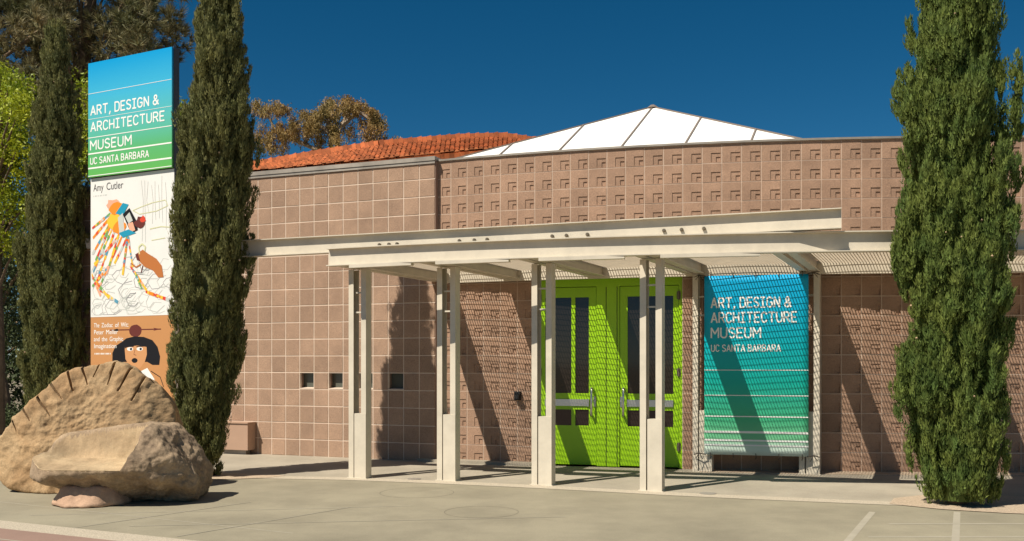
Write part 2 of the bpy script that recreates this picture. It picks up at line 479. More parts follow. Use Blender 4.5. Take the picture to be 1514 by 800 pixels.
for sgn in (-1, 1):
    X = lambda u: sgn * u
    def bx(b, u0, u1, y0, y1, z0, z1): b.box(min(X(u0), X(u1)), max(X(u0), X(u1)), y0, y1, z0, z1)
    y0, y1 = DY + .018, DY + .065
    lf = MB()
    zp = [(.665, .93), (1.20, 2.787)]
    bx(lf, .197, .32, y0, y1, .02, LH); bx(lf, 1.06, 1.145, y0, y1, .02, LH)
    bx(lf, .32, 1.06, y0, y1, .02, .665); bx(lf, .32, 1.06, y0, y1, 2.787, LH)
    bx(lf, .32, 1.06, y0, y1, .93, 1.20)
    for z0, z1 in zp: bx(lf, .55, .615, y0 + .003, y1 - .003, z0, z1)
    leaf = lf.build('door_leaf', M_green, dr)
    for z0, z1 in zp:
        for u0, u1 in ((.32, .55), (.615, 1.06)):
            gl = MB(); bx(gl, u0, u1, y0 + .022, y0 + .030, z0, z1); gl.build('pane', M_glass, leaf)
    pbm = MB(); bx(pbm, .32, 1.06, y0 - .022, y0 - .001, .99, 1.10); bx(pbm, .315, .345, y0 - .028, y0 - .001, .985, 1.105)
    pbm.build('push_bar', M_chrome, leaf)
    h = MB(); hx = X(.262)
    h.tube([(hx, y0, 1.28), (hx, y0 - .075, 1.28), (hx, y0 - .095, 1.25), (hx, y0 - .095, .86), (hx, y0 - .075, .83), (hx, y0, .83)], [.020] * 6, 10)
    h.build('pull_handle', M_chrome, leaf, smooth=True)
    lk = MB(); hx = X(.222); lk.tube([(hx, y0, 1.08), (hx, y0 - .03, 1.08)], [.026, .024], 12); lk.box(hx - .018, hx + .018, y0 - .012, y0 - .001, .98, 1.15)
    lk.build('lock', M_chrome, leaf)
    for z in (.28, 1.48, 2.72):
        hg = MB(); hg.tube([(X(1.15), y0 - .03, z), (X(1.15), y0 - .03, z + .14)], [.017, .017], 8); hg.box(min(X(1.12), X(1.18)), max(X(1.12), X(1.18)), y0 - .024, y0 - .016, z + .01, z + .13)
        hg.build('hinge', M_bolt, leaf)
rm = MB()
def inner_box(b, x0, x1, y0, y1, z0, z1):
    b.poly([(x0, y0, z0), (x0, y1, z0), (x0, y1, z1), (x0, y0, z1)]); b.poly([(x1, y0, z0), (x1, y1, z0), (x1, y1, z1), (x1, y0, z1)])
    b.poly([(x0, y1, z0), (x1, y1, z0), (x1, y1, z1), (x0, y1, z1)]); b.poly([(x0, y0, z1), (x1, y0, z1), (x1, y1, z1), (x0, y1, z1)])
    b.poly([(x0, y0, .007), (x1, y0, .007), (x1, y1, .007), (x0, y1, .007)])
inner_box(rm, -OPW - .02, OPW + .02, DY + .13, 4., 0, DH + .03)
rm.build('lobby', M_dark, dr)
# card reader beside the doors
p_ = arc(WC, WR, A0 + 5.05 * DA); cr = MB(); cr.box(-.05, .05, -.07, 0, 1.08, 1.22); cr.box(-.03, .045, -.13, -.07, 1.10, 1.17)
cr = cr.build('card_reader', M_black); cr.location = (*p_, 0); cr.rotation_euler = (0, 0, A0 + 5.05 * DA)
tag(cr, 'small black card reader box on the patterned wall beside the green doors', 'card reader')

# utility box and wall light on the plain wall
ub = thing('utility_box', 'square tan metal utility box on the plain wall beside the tall cypress', 'utility box', (LW_END.x, LW_END.y, 0), LW_ANG)
s0, s1 = lw_point(333), lw_point(378)
bb = MB(); bb.box(s0, s1, -.24, -.002, .09, .58); bb.build('body', M_boxp, ub)
bb = MB(); bb.box(s0 - .015, s1 + .015, -.262, -.002, .582, .602); bb.build('lid', M_boxp, ub)
bb = MB(); bb.box(s0 + .10, s1 - .10, -.16, -.03, .004, .088); bb.build('foot', M_coping, ub)
s0 = lw_point(129); wlgt = MB(); wlgt.box(s0 - .12, s0 + .12, -.14, -.002, 4.0, 4.2)
wlgt = wlgt.build('wall_light', M_print); wlgt.location = (LW_END.x, LW_END.y, 0); wlgt.rotation_euler = (0, 0, LW_ANG)
tag(wlgt, 'small white box-shaped light on the plain wall beside the sign pylon', 'light')

# ------------------------------------------------------------------ entrance canopy
TH_C = rad(24)
DV = Vector((math.sin(TH_C), math.cos(TH_C)))     # rafter direction, towards the wall
EV = Vector((math.cos(TH_C), -math.sin(TH_C)))    # across the rafters
FC = Vector((6.5, 34.42)); FR = 22.8              # front beam arc
BC = WC + Vector((.698, 0)); BR = WR + .367      # back beam arc
def pt(e, t): return EV * e + DV * t
def hit(e, C, R):
    """t where the line across e meets the near side of the circle"""
    o = EV * e - C; b = o.dot(DV); c = o.dot(o) - R * R
    return -b - math.sqrt(max(b * b - c, 0))
cn = thing('entrance_canopy', 'cream steel entrance canopy with open grating roof on paired posts', 'canopy', (0, 0, 0))

def column_meshes(H):
    out = []
    for x0 in (-.150, .065):
        b = MB(); w, d, t = .085, .15, .010
        # C shaped post: web and two flanges
        b.box(x0, x0 + w, -d / 2, -d / 2 + t, .012, H); b.box(x0, x0 + w, d / 2 - t, d / 2, .012, H)
        b.box(x0 + (0 if x0 < 0 else w - t), x0 + (t if x0 < 0 else w), -d / 2 + t, d / 2 - t, .012, H)
        out.append(('post', b.mesh('post', M_steel)))
    b = MB(); b.box(-.045, .153, -.084, .06, .012, .96); out.append(('filler_plate', b.mesh('filler_plate', M_steel)))
    for z in (2.44, 2.73):
        b = MB(); b.box(-.066, .066, -.03, .0, z, z + .022); out.append(('rung', b.mesh('rung', M_steel)))
    b = MB(); b.box(-.17, .17, -.095, .095, .0, .012); out.append(('base_plate', b.mesh('base_plate', M_steel)))
    return out
cm = column_meshes(3.085)
cols_xy = [(-2.25, 14.02), (-.92, 13.72), (.44, 13.23), (1.87, 12.62), (5.60, 12.20), (3.0, 14.86), (4.56, 14.50)]
for x, y in cols_xy:
    c_ = link('column', None, cn, (x, y, 0), -TH_C)
    for nm, me in cm: link(nm, me, c_)
# front curved beam
def ibeam_arc(C, R, a0, a1, z0, z1, w, n):
    b = MB(); t = .014
    arcbox(b, C, R, R - w, a0, a1, z0, z0 + t, n); arcbox(b, C, R, R - w, a0, a1, z1 - t, z1, n)
    arcbox(b, C, R - w / 2 + .006, R - w / 2 - .006, a0, a1, z0 + t, z1 - t, n)
    return b
fa0 = math.asin((-2.66 - FC.x) / FR); fa1 = math.asin((9.4 - FC.x) / FR)
Z0, Z1 = 3.09, 3.345
fb = ibeam_arc(FC, FR, fa0, fa1, Z0, Z1, .15, 60).build('front_beam', M_steel, cn)
tb_ = MB(); p0, p1 = arc(FC, FR, fa0), arc(FC, FR - .15, fa0); tb_.hexa([(*(p0), Z0 + .015), (*(p0 + EV * .01), Z0 + .015), (*(p1 + EV * .01), Z0 + .015), (*p1, Z0 + .015), (*(p0), Z1 - .015), (*(p0 + EV * .01), Z1 - .015), (*(p1 + EV * .01), Z1 - .015), (*p1, Z1 - .015)])
# back beam in front of the wall
ba0 = math.asin((-1.2 - BC.x) / BR); ba1 = math.asin((9.4 - BC.x) / BR)
b = MB(); t = .012
arcbox(b, BC, BR, BR - .10, ba0, ba1, 3.07, 3.07 + t, 50); arcbox(b, BC, BR, BR - .10, ba0, ba1, 3.245, 3.245 + t, 50)
arcbox(b, BC, BR, BR - .012, ba0, ba1, 3.07 + t, 3.245, 50)
b.build('back_beam', M_steel, cn)
b = MB(); nl = 50  # plate added over the gap behind the back beam to stop sunlight
for k in range(nl):
    q = []
    for a in (ba0 + (ba1 - ba0) * k / nl, ba0 + (ba1 - ba0) * (k + 1) / nl):
        o_ = arc(BC, BR - .006, a); r2 = (o_ - WC).normalized(); q.append((o_, WC + r2 * (WR + .004)))
    p = [q[0][0], q[1][0], q[1][1], q[0][1]]
    b.hexa([(*v, 3.262) for v in p] + [(*v, 3.274) for v in p])
b.build('light_stop_plate', M_steel, cn)
# rafters
es = [Vector(c).dot(EV) for c in cols_xy[:4]] + [-1.735, .15, 1.75, 3.3]
def ibeam(a, bq, z0, z1, w):
    m = MB(); t = .012
    m.bar((*a, z0 + t / 2), (*bq, z0 + t / 2), w, t); m.bar((*a, z1 - t / 2), (*bq, z1 - t / 2), w, t)
    m.bar((*a, (z0 + z1) / 2), (*bq, (z0 + z1) / 2), .010, z1 - z0 - 2 * t)
    return m
for e in [q + o_ for q in es for o_ in (-.09, .09)]:
    tf, tb2 = hit(e, FC, FR - .15) + .002, hit(e, BC, BR) - .004
    ibeam(pt(e, tf), pt(e, tb2), 3.10, 3.302, .12).build('rafter', M_steel, cn)
# straight upper beam crossing over the rafters, with bolts
ua, ub_ = Vector((-4.05, 14.30)), Vector((4.07, 11.70))
UZ = lambda p: 3.364 - .068 * (ub_.x - p.x) / (ub_.x - ua.x)
up = ibeam(ua, ub_, 3.352, 3.604, .15)
up.v = [(x, y, z + UZ(Vector((x, y))) - 3.352) for x, y, z in up.v]
dU = (ub_ - ua).normalized(); nU = Vector((dU.y, -dU.x))
up.bar((*(ua + dU * .006), 3.424), (*(ua + dU * .014), 3.424), .14, .22)
up = up.build('upper_beam', M_steel, cn)
k0 = MB()
for px in (562, 576, 588, 680, 702, 721, 817, 838, 869, 982, 1008, 1041):
    k = (px - 757) / F; s_ = (k * ua.y - ua.x) / (dU.x - k * dU.y); p_ = ua + dU * s_ + nU * .006
    zb = UZ(p_) + .085; b = MB(); b.tube([(*p_, zb), (*(p_ + nU * .03), zb), (*(p_ + nU * .045), zb)], [.024, .024, .015], 8)
    b.build('bolt', M_bolt, up)
# straight trim bars under the curved front beam
for e0, e1 in zip(es[:4], es[1:5]):
    q0, q1 = e0 + .24, e0 + .24 + (e1 - e0) * .70
    a_, b2 = pt(q0, hit(q0, FC, FR + .012)), pt(q1, hit(q1, FC, FR - .06))
    m = MB(); m.bar((*a_, Z0 - .026), (*b2, Z0 - .014), .10, .045); m.build('trim_bar', M_steel, cn)
# grating: bars across and along each bay
bays = list(zip(es, es[1:]))
GZ = 3.235
for e0, e1 in bays:
    m = MB(); e0 += .155; e1 -= .155
    n = int((e1 - e0) / .042); tmin, tmax = 1e9, -1e9
    for k in range(n + 1):
        e = e0 + (e1 - e0) * k / n
        t0, t1 = hit(e, FC, FR - .48), hit(e, BC, BR - .004); tmin = min(tmin, t0); tmax = max(tmax, t1)
        m.bar((*pt(e, t0), GZ + .012), (*pt(e, t1), GZ + .012), .006, .022)
    Rk = BR + .03                             # cross bars follow the curve of the wall
    while True:
        good = [e for e in np.linspace(e0, e1, 13) if hit(e, BC, Rk) > hit(e, FC, FR - .48)]
        if len(good) < 2: break
        m.bar((*pt(good[0], hit(good[0], BC, Rk)), GZ), (*pt(good[-1], hit(good[-1], BC, Rk)), GZ), .006, .005)
        Rk += .060
    m.build('grating', M_steel2, cn, kind='stuff')

# ------------------------------------------------------------------ lettering
def arc_pts(cx, cy, rx, ry, a0, a1, n=7):
    return [(cx + rx * math.cos(rad(a0 + (a1 - a0) * k / n)), cy + ry * math.sin(rad(a0 + (a1 - a0) * k / n))) for k in range(n + 1)]
GL = {
 'A': (.62, [[(0, 0), (.31, 1), (.62, 0)], [(.1, .31), (.52, .31)]]),
 'R': (.56, [[(0, 0), (0, 1)] + arc_pts(.30, .74, .24, .26, 90, -90) + [(0, .48)], [(.28, .48), (.56, 0)]]),
 'T': (.60, [[(0, 1), (.60, 1)], [(.30, 1), (.30, 0)]]),
 ',': (.16, [[(.12, .10), (.02, -.20)]]),
 'D': (.56, [[(0, 0), (0, 1)] + arc_pts(.26, .70, .30, .30, 90, 0, 5) + arc_pts(.26, .30, .30, .30, 0, -90, 5) + [(0, 0)]]),
 'E': (.50, [[(.50, 1), (0, 1), (0, 0), (.50, 0)], [(0, .5), (.42, .5)]]),
 'S': (.52, [arc_pts(.26, .76, .25, .24, 25, 180, 8) + [(.06, .6), (.26, .51), (.46, .40)] + arc_pts(.26, .25, .26, .25, 20, -155, 9)]),
 'I': (.44, [[(0, 1), (.44, 1)], [(.22, 1), (.22, 0)], [(0, 0), (.44, 0)]]),
 'G': (.58, [arc_pts(.29, .70, .28, .30, 25, 180, 8) + arc_pts(.29, .30, .28, .30, 180, 360, 9) + [(.57, .48), (.32, .48)]]),
 'N': (.56, [[(0, 0), (0, 1), (.56, 0), (.56, 1)]]),
 '&': (.66, [[(.64, 0), (.16, .66)] + arc_pts(.29, .80, .16, .20, 215, -40, 9) + [(.14, .44)] + arc_pts(.24, .24, .24, .24, 140, 300, 7) + [(.56, .30), (.60, .46)]]),
 'C': (.55, [arc_pts(.28, .70, .28, .30, 25, 180, 8) + arc_pts(.28, .30, .28, .30, 180, 335, 8)]),
 'H': (.56, [[(0, 0), (0, 1)], [(.56, 0), (.56, 1)], [(0, .5), (.56, .5)]]),
 'U': (.56, [[(0, 1)] + arc_pts(.28, .28, .28, .28, 180, 360, 9) + [(.56, 1)]]),
 'M': (.68, [[(0, 0), (0, 1), (.34, .40), (.68, 1), (.68, 0)]]),
 'B': (.54, [[(0, 0), (0, 1)] + arc_pts(.28, .755, .22, .245, 90, -90) + [(0, .51)], [(.28, .51)] + arc_pts(.28, .255, .26, .255, 90, -90) + [(0, 0)]]),
}
def stroke_text(txt, u0, u1, z0, z1, sw=.15, y=0., thick=.004):
    """monoline lettering filling the box u0..u1, z0..z1 on a panel facing -y"""
    gap = .24; pen = 0; lines = []; word = 0
    for ch in txt:
        if ch == ' ': pen += .36; word += 1; continue
        w, ls = GL[ch]
        for l in ls: lines.append((word, [(pen + x, z) for x, z in l]))
        pen += w + gap
    tot = pen - gap; sx = (u1 - u0) / tot; sz = z1 - z0; r = sw * sz / 2
    bs = [MB() for _ in range(word + 1)]
    for wi, l in lines:
        b = bs[wi]
        pts = [(u0 + x * sx, z0 + r + zz * (sz - 2 * r)) for x, zz in l]
        for k in range(len(pts) - 1):
            (xa, za), (xb, zb) = pts[k], pts[k + 1]
            L_ = math.hypot(xb - xa, zb - za)
            if L_ < 1e-6: continue
            dx, dz = (xb - xa) / L_, (zb - za) / L_; ex = r * .45
            xa, za, xb, zb = xa - dx * ex, za - dz * ex, xb + dx * ex, zb + dz * ex
            nx, nz = -dz * r, dx * r
            th_ = thick + .0003 * (k % 5) + .00011 * (len(b.f) % 7)
            a = [(xa + nx, za + nz), (xa - nx, za - nz), (xb - nx, zb - nz), (xb + nx, zb + nz)]
            b.hexa([(p[0], y, p[1]) for p in a] + [(p[0], y - th_, p[1]) for p in a])
    return bs
def font_text(txt, u0, z0, size, y, m, parent, name='lettering', width=None, depth=.0012):
    cu = bpy.data.curves.new(name, 'FONT'); cu.body = txt; cu.size = size; cu.extrude = depth; cu.space_line = .95
    o = bpy.data.objects.new(name, cu); COL.objects.link(o)
    bpy.context.view_layer.update()
    me = bpy.data.meshes.new_from_object(o.evaluated_get(bpy.context.evaluated_depsgraph_get()))
    bpy.data.objects.remove(o); bpy.data.curves.remove(cu)
    co = np.empty(len(me.vertices) * 3); me.vertices.foreach_get('co', co); co = co.reshape(-1, 3)
    sx = 1. if width is None else width / max(co[:, 0].max() - co[:, 0].min(), 1e-6)
    new = np.stack([u0 + co[:, 0] * sx, y - co[:, 2], z0 + co[:, 1]], 1)
    me.vertices.foreach_set('co', new.ravel()); me.update()
    me.materials.clear(); me.materials.append(m)
    return link(name, me, parent)

def font_words(txt, u0, width, z0, size, parent):
    pos = 0; n = len(txt)
    for w in txt.split(' '):
        font_text(w, u0 + width * pos / n, z0, size, -.004, M_print, parent, width=width * len(w) / n * .96); pos += len(w) + 1

# ------------------------------------------------------------------ banner
bA, bB = Vector((2.985, 14.70)), Vector((4.485, 14.32))
BW = (bB - bA).length; BZ0, BZ1 = .285, 3.05; BH = BZ1 - BZ0
bn = thing('hanging_banner', 'blue to green gradient fabric banner laced between two posts', 'banner', (*bA, 0), math.atan2((bB - bA).y, (bB - bA).x))
M_ban = ramp_mat('banner_print', [(0, (.66, .76, .68)), (.05, (.52, .68, .56)), (.09, (.16, .50, .26)), (.2, (.05, .42, .21)), (.4, (.004, .37, .30)), (.62, (.0, .36, .42)), (.82, (.0, .35, .56)), (1, (.0, .37, .70))], 'Z', BZ0, BZ1, .45)
b = MB(); nx, nz = 16, 28
def bany(u, v): return .001 * math.sin(u * 7 + v * 2) + .0012 * math.sin(v * 6 + 1.0) * math.sin(u * math.pi)
for i in range(nx):
    for k in range(nz):
        q = [(i / nx, k / nz), ((i + 1) / nx, k / nz), ((i + 1) / nx, (k + 1) / nz), (i / nx, (k + 1) / nz)]
        b.poly([(u * BW, bany(u, v), BZ0 + v * BH) for u, v in q])
me = b.mesh('cloth', M_ban, True); bm = bmesh.new(); bm.from_mesh(me); bmesh.ops.remove_doubles(bm, verts=bm.verts, dist=1e-5)
bmesh.ops.solidify(bm, geom=bm.faces[:], thickness=.003)
bm.to_mesh(me); bm.free()
cloth = link('cloth', me, bn)
yb = -.0068
for txt, u0, u1, v0, v1 in (('ART, DESIGN &', .07, .835, .120, .182), ('ARCHITECTURE', .07, .885, .203, .265), ('MUSEUM', .07, .545, .288, .350), ('UC SANTA BARBARA', .07, .735, .384, .425)):
    for b in stroke_text(txt, u0 * BW, u1 * BW, BZ1 - v1 * BH, BZ1 - v0 * BH, .13, yb + .0068, .0062): b.build('lettering', M_print, cloth)
for v, h in ((.527, .010), (.668, .012), (.785, .016), (.872, .032), (.918, .026), (.945, .022)):
    b = MB(); z = BZ1 - v * BH; b.box(.004, BW - .004, yb, yb + .0068, z - h / 2, z + h / 2); b.build('stripe', M_print, cloth)
for z, s_ in ((BZ1 + .02, 1), (BZ0 - .02, -1)):
    for k in range(5):
        x = BW * (.06 + .22 * k); b = MB(); b.tube([(x, -.012, z - s_ * .05), (x + .006, .0, z + s_ * .015), (x - .004, .05, z + s_ * .04)], [.006] * 3, 6); b.build('tie', M_tie, bn)
for x, z in ((0, BZ0), (BW, BZ0), (0, BZ1), (BW, BZ1)):
    sg = -1 if x == 0 else 1
    b = MB(); b.tube([(x - sg * .02, -.01, z), (x + sg * .08, -.03, z + .02), (x + sg * .16, .05, z - .01)], [.008] * 3, 6)
    b.tube([(x + sg * .07, -.03, z + .02), (x + sg * .02, -.05, z - .07)], [.006] * 2, 6); b.tube([(x + sg * .07, -.03, z + .02), (x + sg * .13, -.05, z - .06)], [.006] * 2, 6)
    b.build('tie', M_tie, bn)

# ------------------------------------------------------------------ sign pylon
sR, sL = Vector((-6.17, 17.30)), Vector((-8.13, 18.28))
SW = (sR - sL).length
sg_ = thing('sign_pylon', 'tall museum sign pylon with gradient head panel and two printed posters', 'sign', (*sL, 0), math.atan2((sR - sL).y, (sR - sL).x))
H0, H1, H2 = 7.46, 5.255, 2.58
b = MB(); b.box(.03, SW - .0, .022, .10, .0, H1); b.build('body', M_print, sg_)
M_head = ramp_mat('sign_head_print', [(0, (.12, .42, .08)), (.22, (.10, .42, .16)), (.45, (.10, .46, .42)), (.7, (.05, .42, .62)), (1, (.0, .30, .62))], 'Z', H1, H0, .4)
b = MB(); b.box(.0, SW, -.06, -.02, H1 + .01, H0); hd = b.build('head_panel', M_head, sg_)
b = MB(); b.box(-.006, SW + .012, -.019, .11, H1 + .004, H0 + .012); b.box(SW + .003, SW + .014, .0, .11, H1 - .35, H1 + .002); b.build('head_box', M_signdk, sg_)
HH = H0 - H1
for txt, u0, u1, v0, v1 in (('ART, DESIGN &', .035, .85, .372, .462), ('ARCHITECTURE', .035, .915, .515, .604), ('MUSEUM', .03, .53, .675, .765), ('UC SANTA BARBARA', .03, .735, .825, .888)):
    for b in stroke_text(txt, u0 * SW, u1 * SW, H0 - v1 * HH, H0 - v0 * HH, .14, -.06, .003): b.build('lettering', M_print, hd)
for v, h in ((.268, .008), (.49, .007), (.652, .014), (.792, .026), (.918, .030), (.985, .014)):
    b = MB(); z = H0 - v * HH; b.box(.003, SW - .003, -.063, -.0595, z - h / 2, z + h / 2); b.build('stripe', M_print, hd)
# printed poster, generic drawing in the same colours
M_paper = mat('poster_paper', (.74, .73, .69), .6, var=.05, nscale=2)
b = MB(); b.box(.0, SW, -.003, .02, H2, H1 - .005); ap = b.build('art_poster', M_paper, sg_)
PAL = [(.62, .07, .04), (.80, .25, .03), (.85, .50, .05), (.10, .30, .42), (.16, .35, .10), (.75, .38, .25), (.13, .035, .03), (.30, .30, .30), (.52, .54, .50), (.60, .60, .35), (.015, .015, .018), (.02, .28, .42), (.45, .16, .05)]
pal_m = []
for i, c in enumerate(PAL): pal_m.append(mat('ink_%d' % i, c, .8, spec=.08))
AH = H1 - H2
rr = random.Random(11)
class Art:
    def __init__(s): s.b = MB(); s.y = -.0036
    def U(s, u, v): return (u * SW, H1 - v * AH)
    def poly(s, pts, c):
        s.y -= .00001; q = [s.U(*p) for p in pts]; s.b.poly([(x, s.y, z) for x, z in q], c)
    def line(s, pts, w, c):
        for k in range(len(pts) - 1):
            (x0, z0), (x1, z1) = s.U(*pts[k]), s.U(*pts[k + 1]); L_ = math.hypot(x1 - x0, z1 - z0) or 1
            nx, nz = -(z1 - z0) / L_ * w / 2, (x1 - x0) / L_ * w / 2; s.y -= .00001
            s.b.poly([(x0 + nx, s.y, z0 + nz), (x0 - nx, s.y, z0 - nz), (x1 - nx, s.y, z1 - nz), (x1 + nx, s.y, z1 + nz)], c)
    def blob(s, u, v, ru, rv, c, n=12, j=.2):
        s.poly([(u + ru * math.cos(6.283 * k / n) * (1 + rr.uniform(-j, j)), v + rv * math.sin(6.283 * k / n) * (1 + rr.uniform(-j, j))) for k in range(n)], c)
A = Art()
for k in range(52):                       # pale rock outlines
    u, v = rr.uniform(.05, .95), rr.uniform(.62, .97); r = rr.uniform(.05, .11)
    pts = [(u + r * math.cos(a) * rr.uniform(.8, 1.2), v + r * .62 * math.sin(a) * rr.uniform(.8, 1.2)) for a in np.linspace(.3, 5.2, 6)]
    A.line([(min(max(a, .01), .99), min(max(c, .01), .985)) for a, c in pts], .010 if k % 3 else .016, 8 if k % 4 else 7)
for k in range(8):
    u = .62 + .04 * k; A.line([(u, rr.uniform(.04, .1)), (u + rr.uniform(-.03, .03), .2), (u + .01, rr.uniform(.28, .5))], .007, 8)
A.line([(.52, .26), (.62, .24), (.75, .22), (.9, .21), (.93, .25), (.8, .28), (.6, .29), (.52, .26)], .014, 9)
A.line([(.72, .40), (.85, .39), (.96, .40)], .018, 9); A.line([(.74, .48), (.9, .47)], .014, 9)
for sx_, sy_, ex_, ey_ in ((.28, .27, .03, .43), (.30, .28, .02, .55), (.32, .31, .03, .68), (.34, .33, .08, .74), (.40, .42, .10, .80), (.44, .46, .30, .62), (.47, .47, .52, .66), (.50, .66, .70, .84), (.70, .84, .95, .90), (.10, .80, .34, .90), (.02, .70, .12, .84), (.34, .44, .05, .62), (.26, .26, .02, .36), (.29, .29, .06, .60), (.36, .40, .20, .70), (.06, .74, .22, .86), (.20, .66, .02, .78), (.45, .47, .40, .70), (.55, .70, .62, .80)):
    n = int(9 + 14 * math.hypot(ex_ - sx_, ey_ - sy_))
    A.line([(sx_, sy_), (ex_, ey_)], .008, 7)
    for k in range(n):
        t = k / n; u, v = sx_ + (ex_ - sx_) * t, sy_ + (ey_ - sy_) * t
        w, h = rr.uniform(.014, .032), rr.uniform(.012, .026); a = math.atan2(ey_ - sy_, ex_ - sx_)
        pp = [(u + math.cos(a) * dx - math.sin(a) * dy, v + math.sin(a) * dx + math.cos(a) * dy) for dx, dy in ((-w, -h * .5), (w, -h * .5), (w, h * .5), (-w, h * .5))]
        A.poly([(max(x, .012), y) for x, y in pp], rr.choice([0, 1, 1, 2, 2, 3, 4, 5, 0, 8]))
A.blob(.28, .205, .09, .035, 5, j=.3); A.blob(.33, .24, .10, .045, 1); A.blob(.30, .33, .09, .06, 2); A.blob(.36, .37, .08, .05, 1)
A.poly([(.31, .27), (.40, .20), (.47, .215), (.40, .29)], 11); A.poly([(.34, .30), (.40, .27), (.42, .40), (.36, .42)], 8)
A.poly([(.40, .28), (.48, .24), (.56, .33), (.58, .40), (.50, .42)], 10); A.poly([(.43, .30), (.48, .27), (.52, .33), (.47, .35)], 8); A.poly([(.46, .35), (.52, .34), (.55, .40), (.49, .41)], 5)
A.poly([(.35, .41), (.47, .39), (.56, .42), (.40, .445)], 11); A.blob(.61, .345, .065, .04, 6, j=.3); A.blob(.64, .33, .04, .025, 0, j=.3)
A.poly([(.58, .56), (.64, .54), (.70, .57), (.80, .61), (.86, .66), (.88, .74), (.82, .74), (.76, .69), (.66, .66), (.60, .62)], 12)
A.poly([(.58, .56), (.55, .57), (.57, .61), (.61, .62)], 6); A.line([(.60, .57), (.59, .52), (.63, .50), (.67, .52), (.66, .55)], .03, 9)
A.line([(.62, .64), (.56, .66), (.50, .63)], .028, 12); A.line([(.64, .65), (.62, .70)], .022, 6)
A.b.build('drawing', pal_m, ap)
font_text('Amy', .035 * SW, H1 - .095 * AH, .20, -.004, M_text, ap, width=.125 * SW); font_text('Cutler', .195 * SW, H1 - .095 * AH, .20, -.004, M_text, ap, width=.205 * SW)
b = MB(); [b.box((.035 + .02 * k) * SW, (.035 + .02 * k + .008 + .006 * (k % 3 == 1)) * SW, -.0045, -.003, H1 - .135 * AH, H1 - .125 * AH) for k in range(9)]; b.build('date_line', pal_m[8], ap, kind='stuff')
# lower poster
M_ochre = mat('ochre_poster', (.50, .235, .085), .6, var=.03, nscale=2)
b = MB(); b.box(.0, SW, -.003, .02, .55, H2 - .004); lp = b.build('ochre_poster', M_ochre, sg_)
for k, (tx_, wd_) in enumerate((('The Zodiac of Wit:', .43), ('Peter Meller', .30), ('and the Graphic', .367), ('Imagination', .286))): font_words(tx_, .04 * SW, wd_ * SW, H2 - .20 - .133 * k, .122, lp)
b = MB(); [b.box((.05 + .021 * k) * SW, (.05 + .021 * k + .009 + .006 * (k % 3 == 1)) * SW, -.0045, -.003, H2 - .72, H2 - .69) for k in range(10)]; b.build('date_line', M_print, lp, kind='stuff')
H1s, AHs = H1, AH
class Art2(Art):
    def U(s, u, v): return ((u - .09) * SW, H2 - v * .635 * SW)
A = Art2(); rr = random.Random(3)
A.line([(.33, .185), (.94, .185)], .022, 6); A.poly([(.36, .185), (.42, .165), (.44, .185), (.42, .205)], 10); A.poly([(.94, .185), (.85, .165), (.87, .185), (.85, .205)], 6)
A.blob(.64, .20, .075, .085, 6, 14, .05)
M_hair = 10
A.poly([(.36, .60), (.36, .50), (.40, .40), (.48, .345), (.53, .30), (.63, .275), (.74, .285), (.84, .33), (.90, .42), (.93, .55), (.92, .66), (.84, .66), (.78, .62), (.50, .62), (.44, .70), (.38, .66)], 10)
pal_m.append(mat('ink_skin', (.56, .27, .11), .7)); pal_m.append(mat('ink_white', (.78, .76, .72), .7))
A.poly([(.51, .43), (.53, .38), (.77, .38), (.775, .52), (.75, .62), (.70, .70), (.63, .735), (.57, .68), (.52, .58)], 13)
A.poly([(.51, .44), (.53, .36), (.78, .36), (.775, .42), (.66, .40), (.56, .41)], 10)
for u in (.575, .69):
    A.blob(u, .445, .038, .026, 14, 10, .02); A.blob(u + .012, .446, .015, .018, 10, 8, .02); A.line([(u - .04, .415), (u + .045, .41)], .016, 10)
A.line([(.635, .45), (.62, .52), (.65, .53)], .010, 6); A.blob(.63, .60, .036, .034, 10, 10, .05)
A.line([(.50, .72), (.58, .79), (.66, .78)], .06, 14); A.poly([(.66, .77), (.78, .70), (.86, .84), (.90, 1.0), (.84, 1.02), (.76, .90)], 14)
A.line([(.82, .74), (.93, .82), (.97, .95)], .016, 10); A.line([(.70, .78), (.82, .92)], .010, 8); A.line([(.74, .76), (.85, .94)], .008, 8)
A.b.build('portrait_drawing', pal_m, lp)

# ------------------------------------------------------------------ skylight and tile roof behind the parapets
psi = rad(21.4); EVs = Vector((math.cos(psi), -math.sin(psi))); DVs = Vector((math.sin(psi), math.cos(psi)))
sk = thing('skylight_roof', 'white faceted pyramid roof with dark seams rising behind the curved wall', 'roof', (0, 0, 0))
em = Vector((1.77, 18.0)); ZE = 5.40; LS = 4.0; ZA = 7.56; WL, WRr = 5.75, 4.35
def front(s_):                    # slope length available above eave position s_
    return LS * (1 - (-s_ / WL if s_ < 0 else s_ / WRr))
def skp(s_, l, dz=0): q = em + EVs * s_ + DVs * l; return (q.x, q.y, ZE + (ZA - ZE) * l / LS + dz)
seams = [-4.1, -2.72, -1.36, 0.0, 1.32, 2.6, 3.6]
cuts = [-WL] + seams + [WRr]
for a, c in zip(cuts, cuts[1:]):
    pts = [skp(a, 0), skp(c, 0)] + ([skp(c, front(c))] if c < WRr else []) + ([skp(a, front(a))] if a > -WL else [])
    b = MB(); n = len(pts); lo = [(x, y, z - .06) for x, y, z in pts]
    b.poly(pts); b.poly(lo[::-1])
    for k in range(n): l = (k + 1) % n; b.poly([lo[k], lo[l], pts[l], pts[k]])
    b.build('roof_panel', M_white, sk)
for s_ in seams:
    b = MB(); b.bar(skp(s_, 0, .012), skp(s_, front(s_), .012), .032, .03); b.build('seam', M_seam, sk)
apx = skp(0, LS); cl, crn = skp(-WL, 0), skp(WRr, 0)
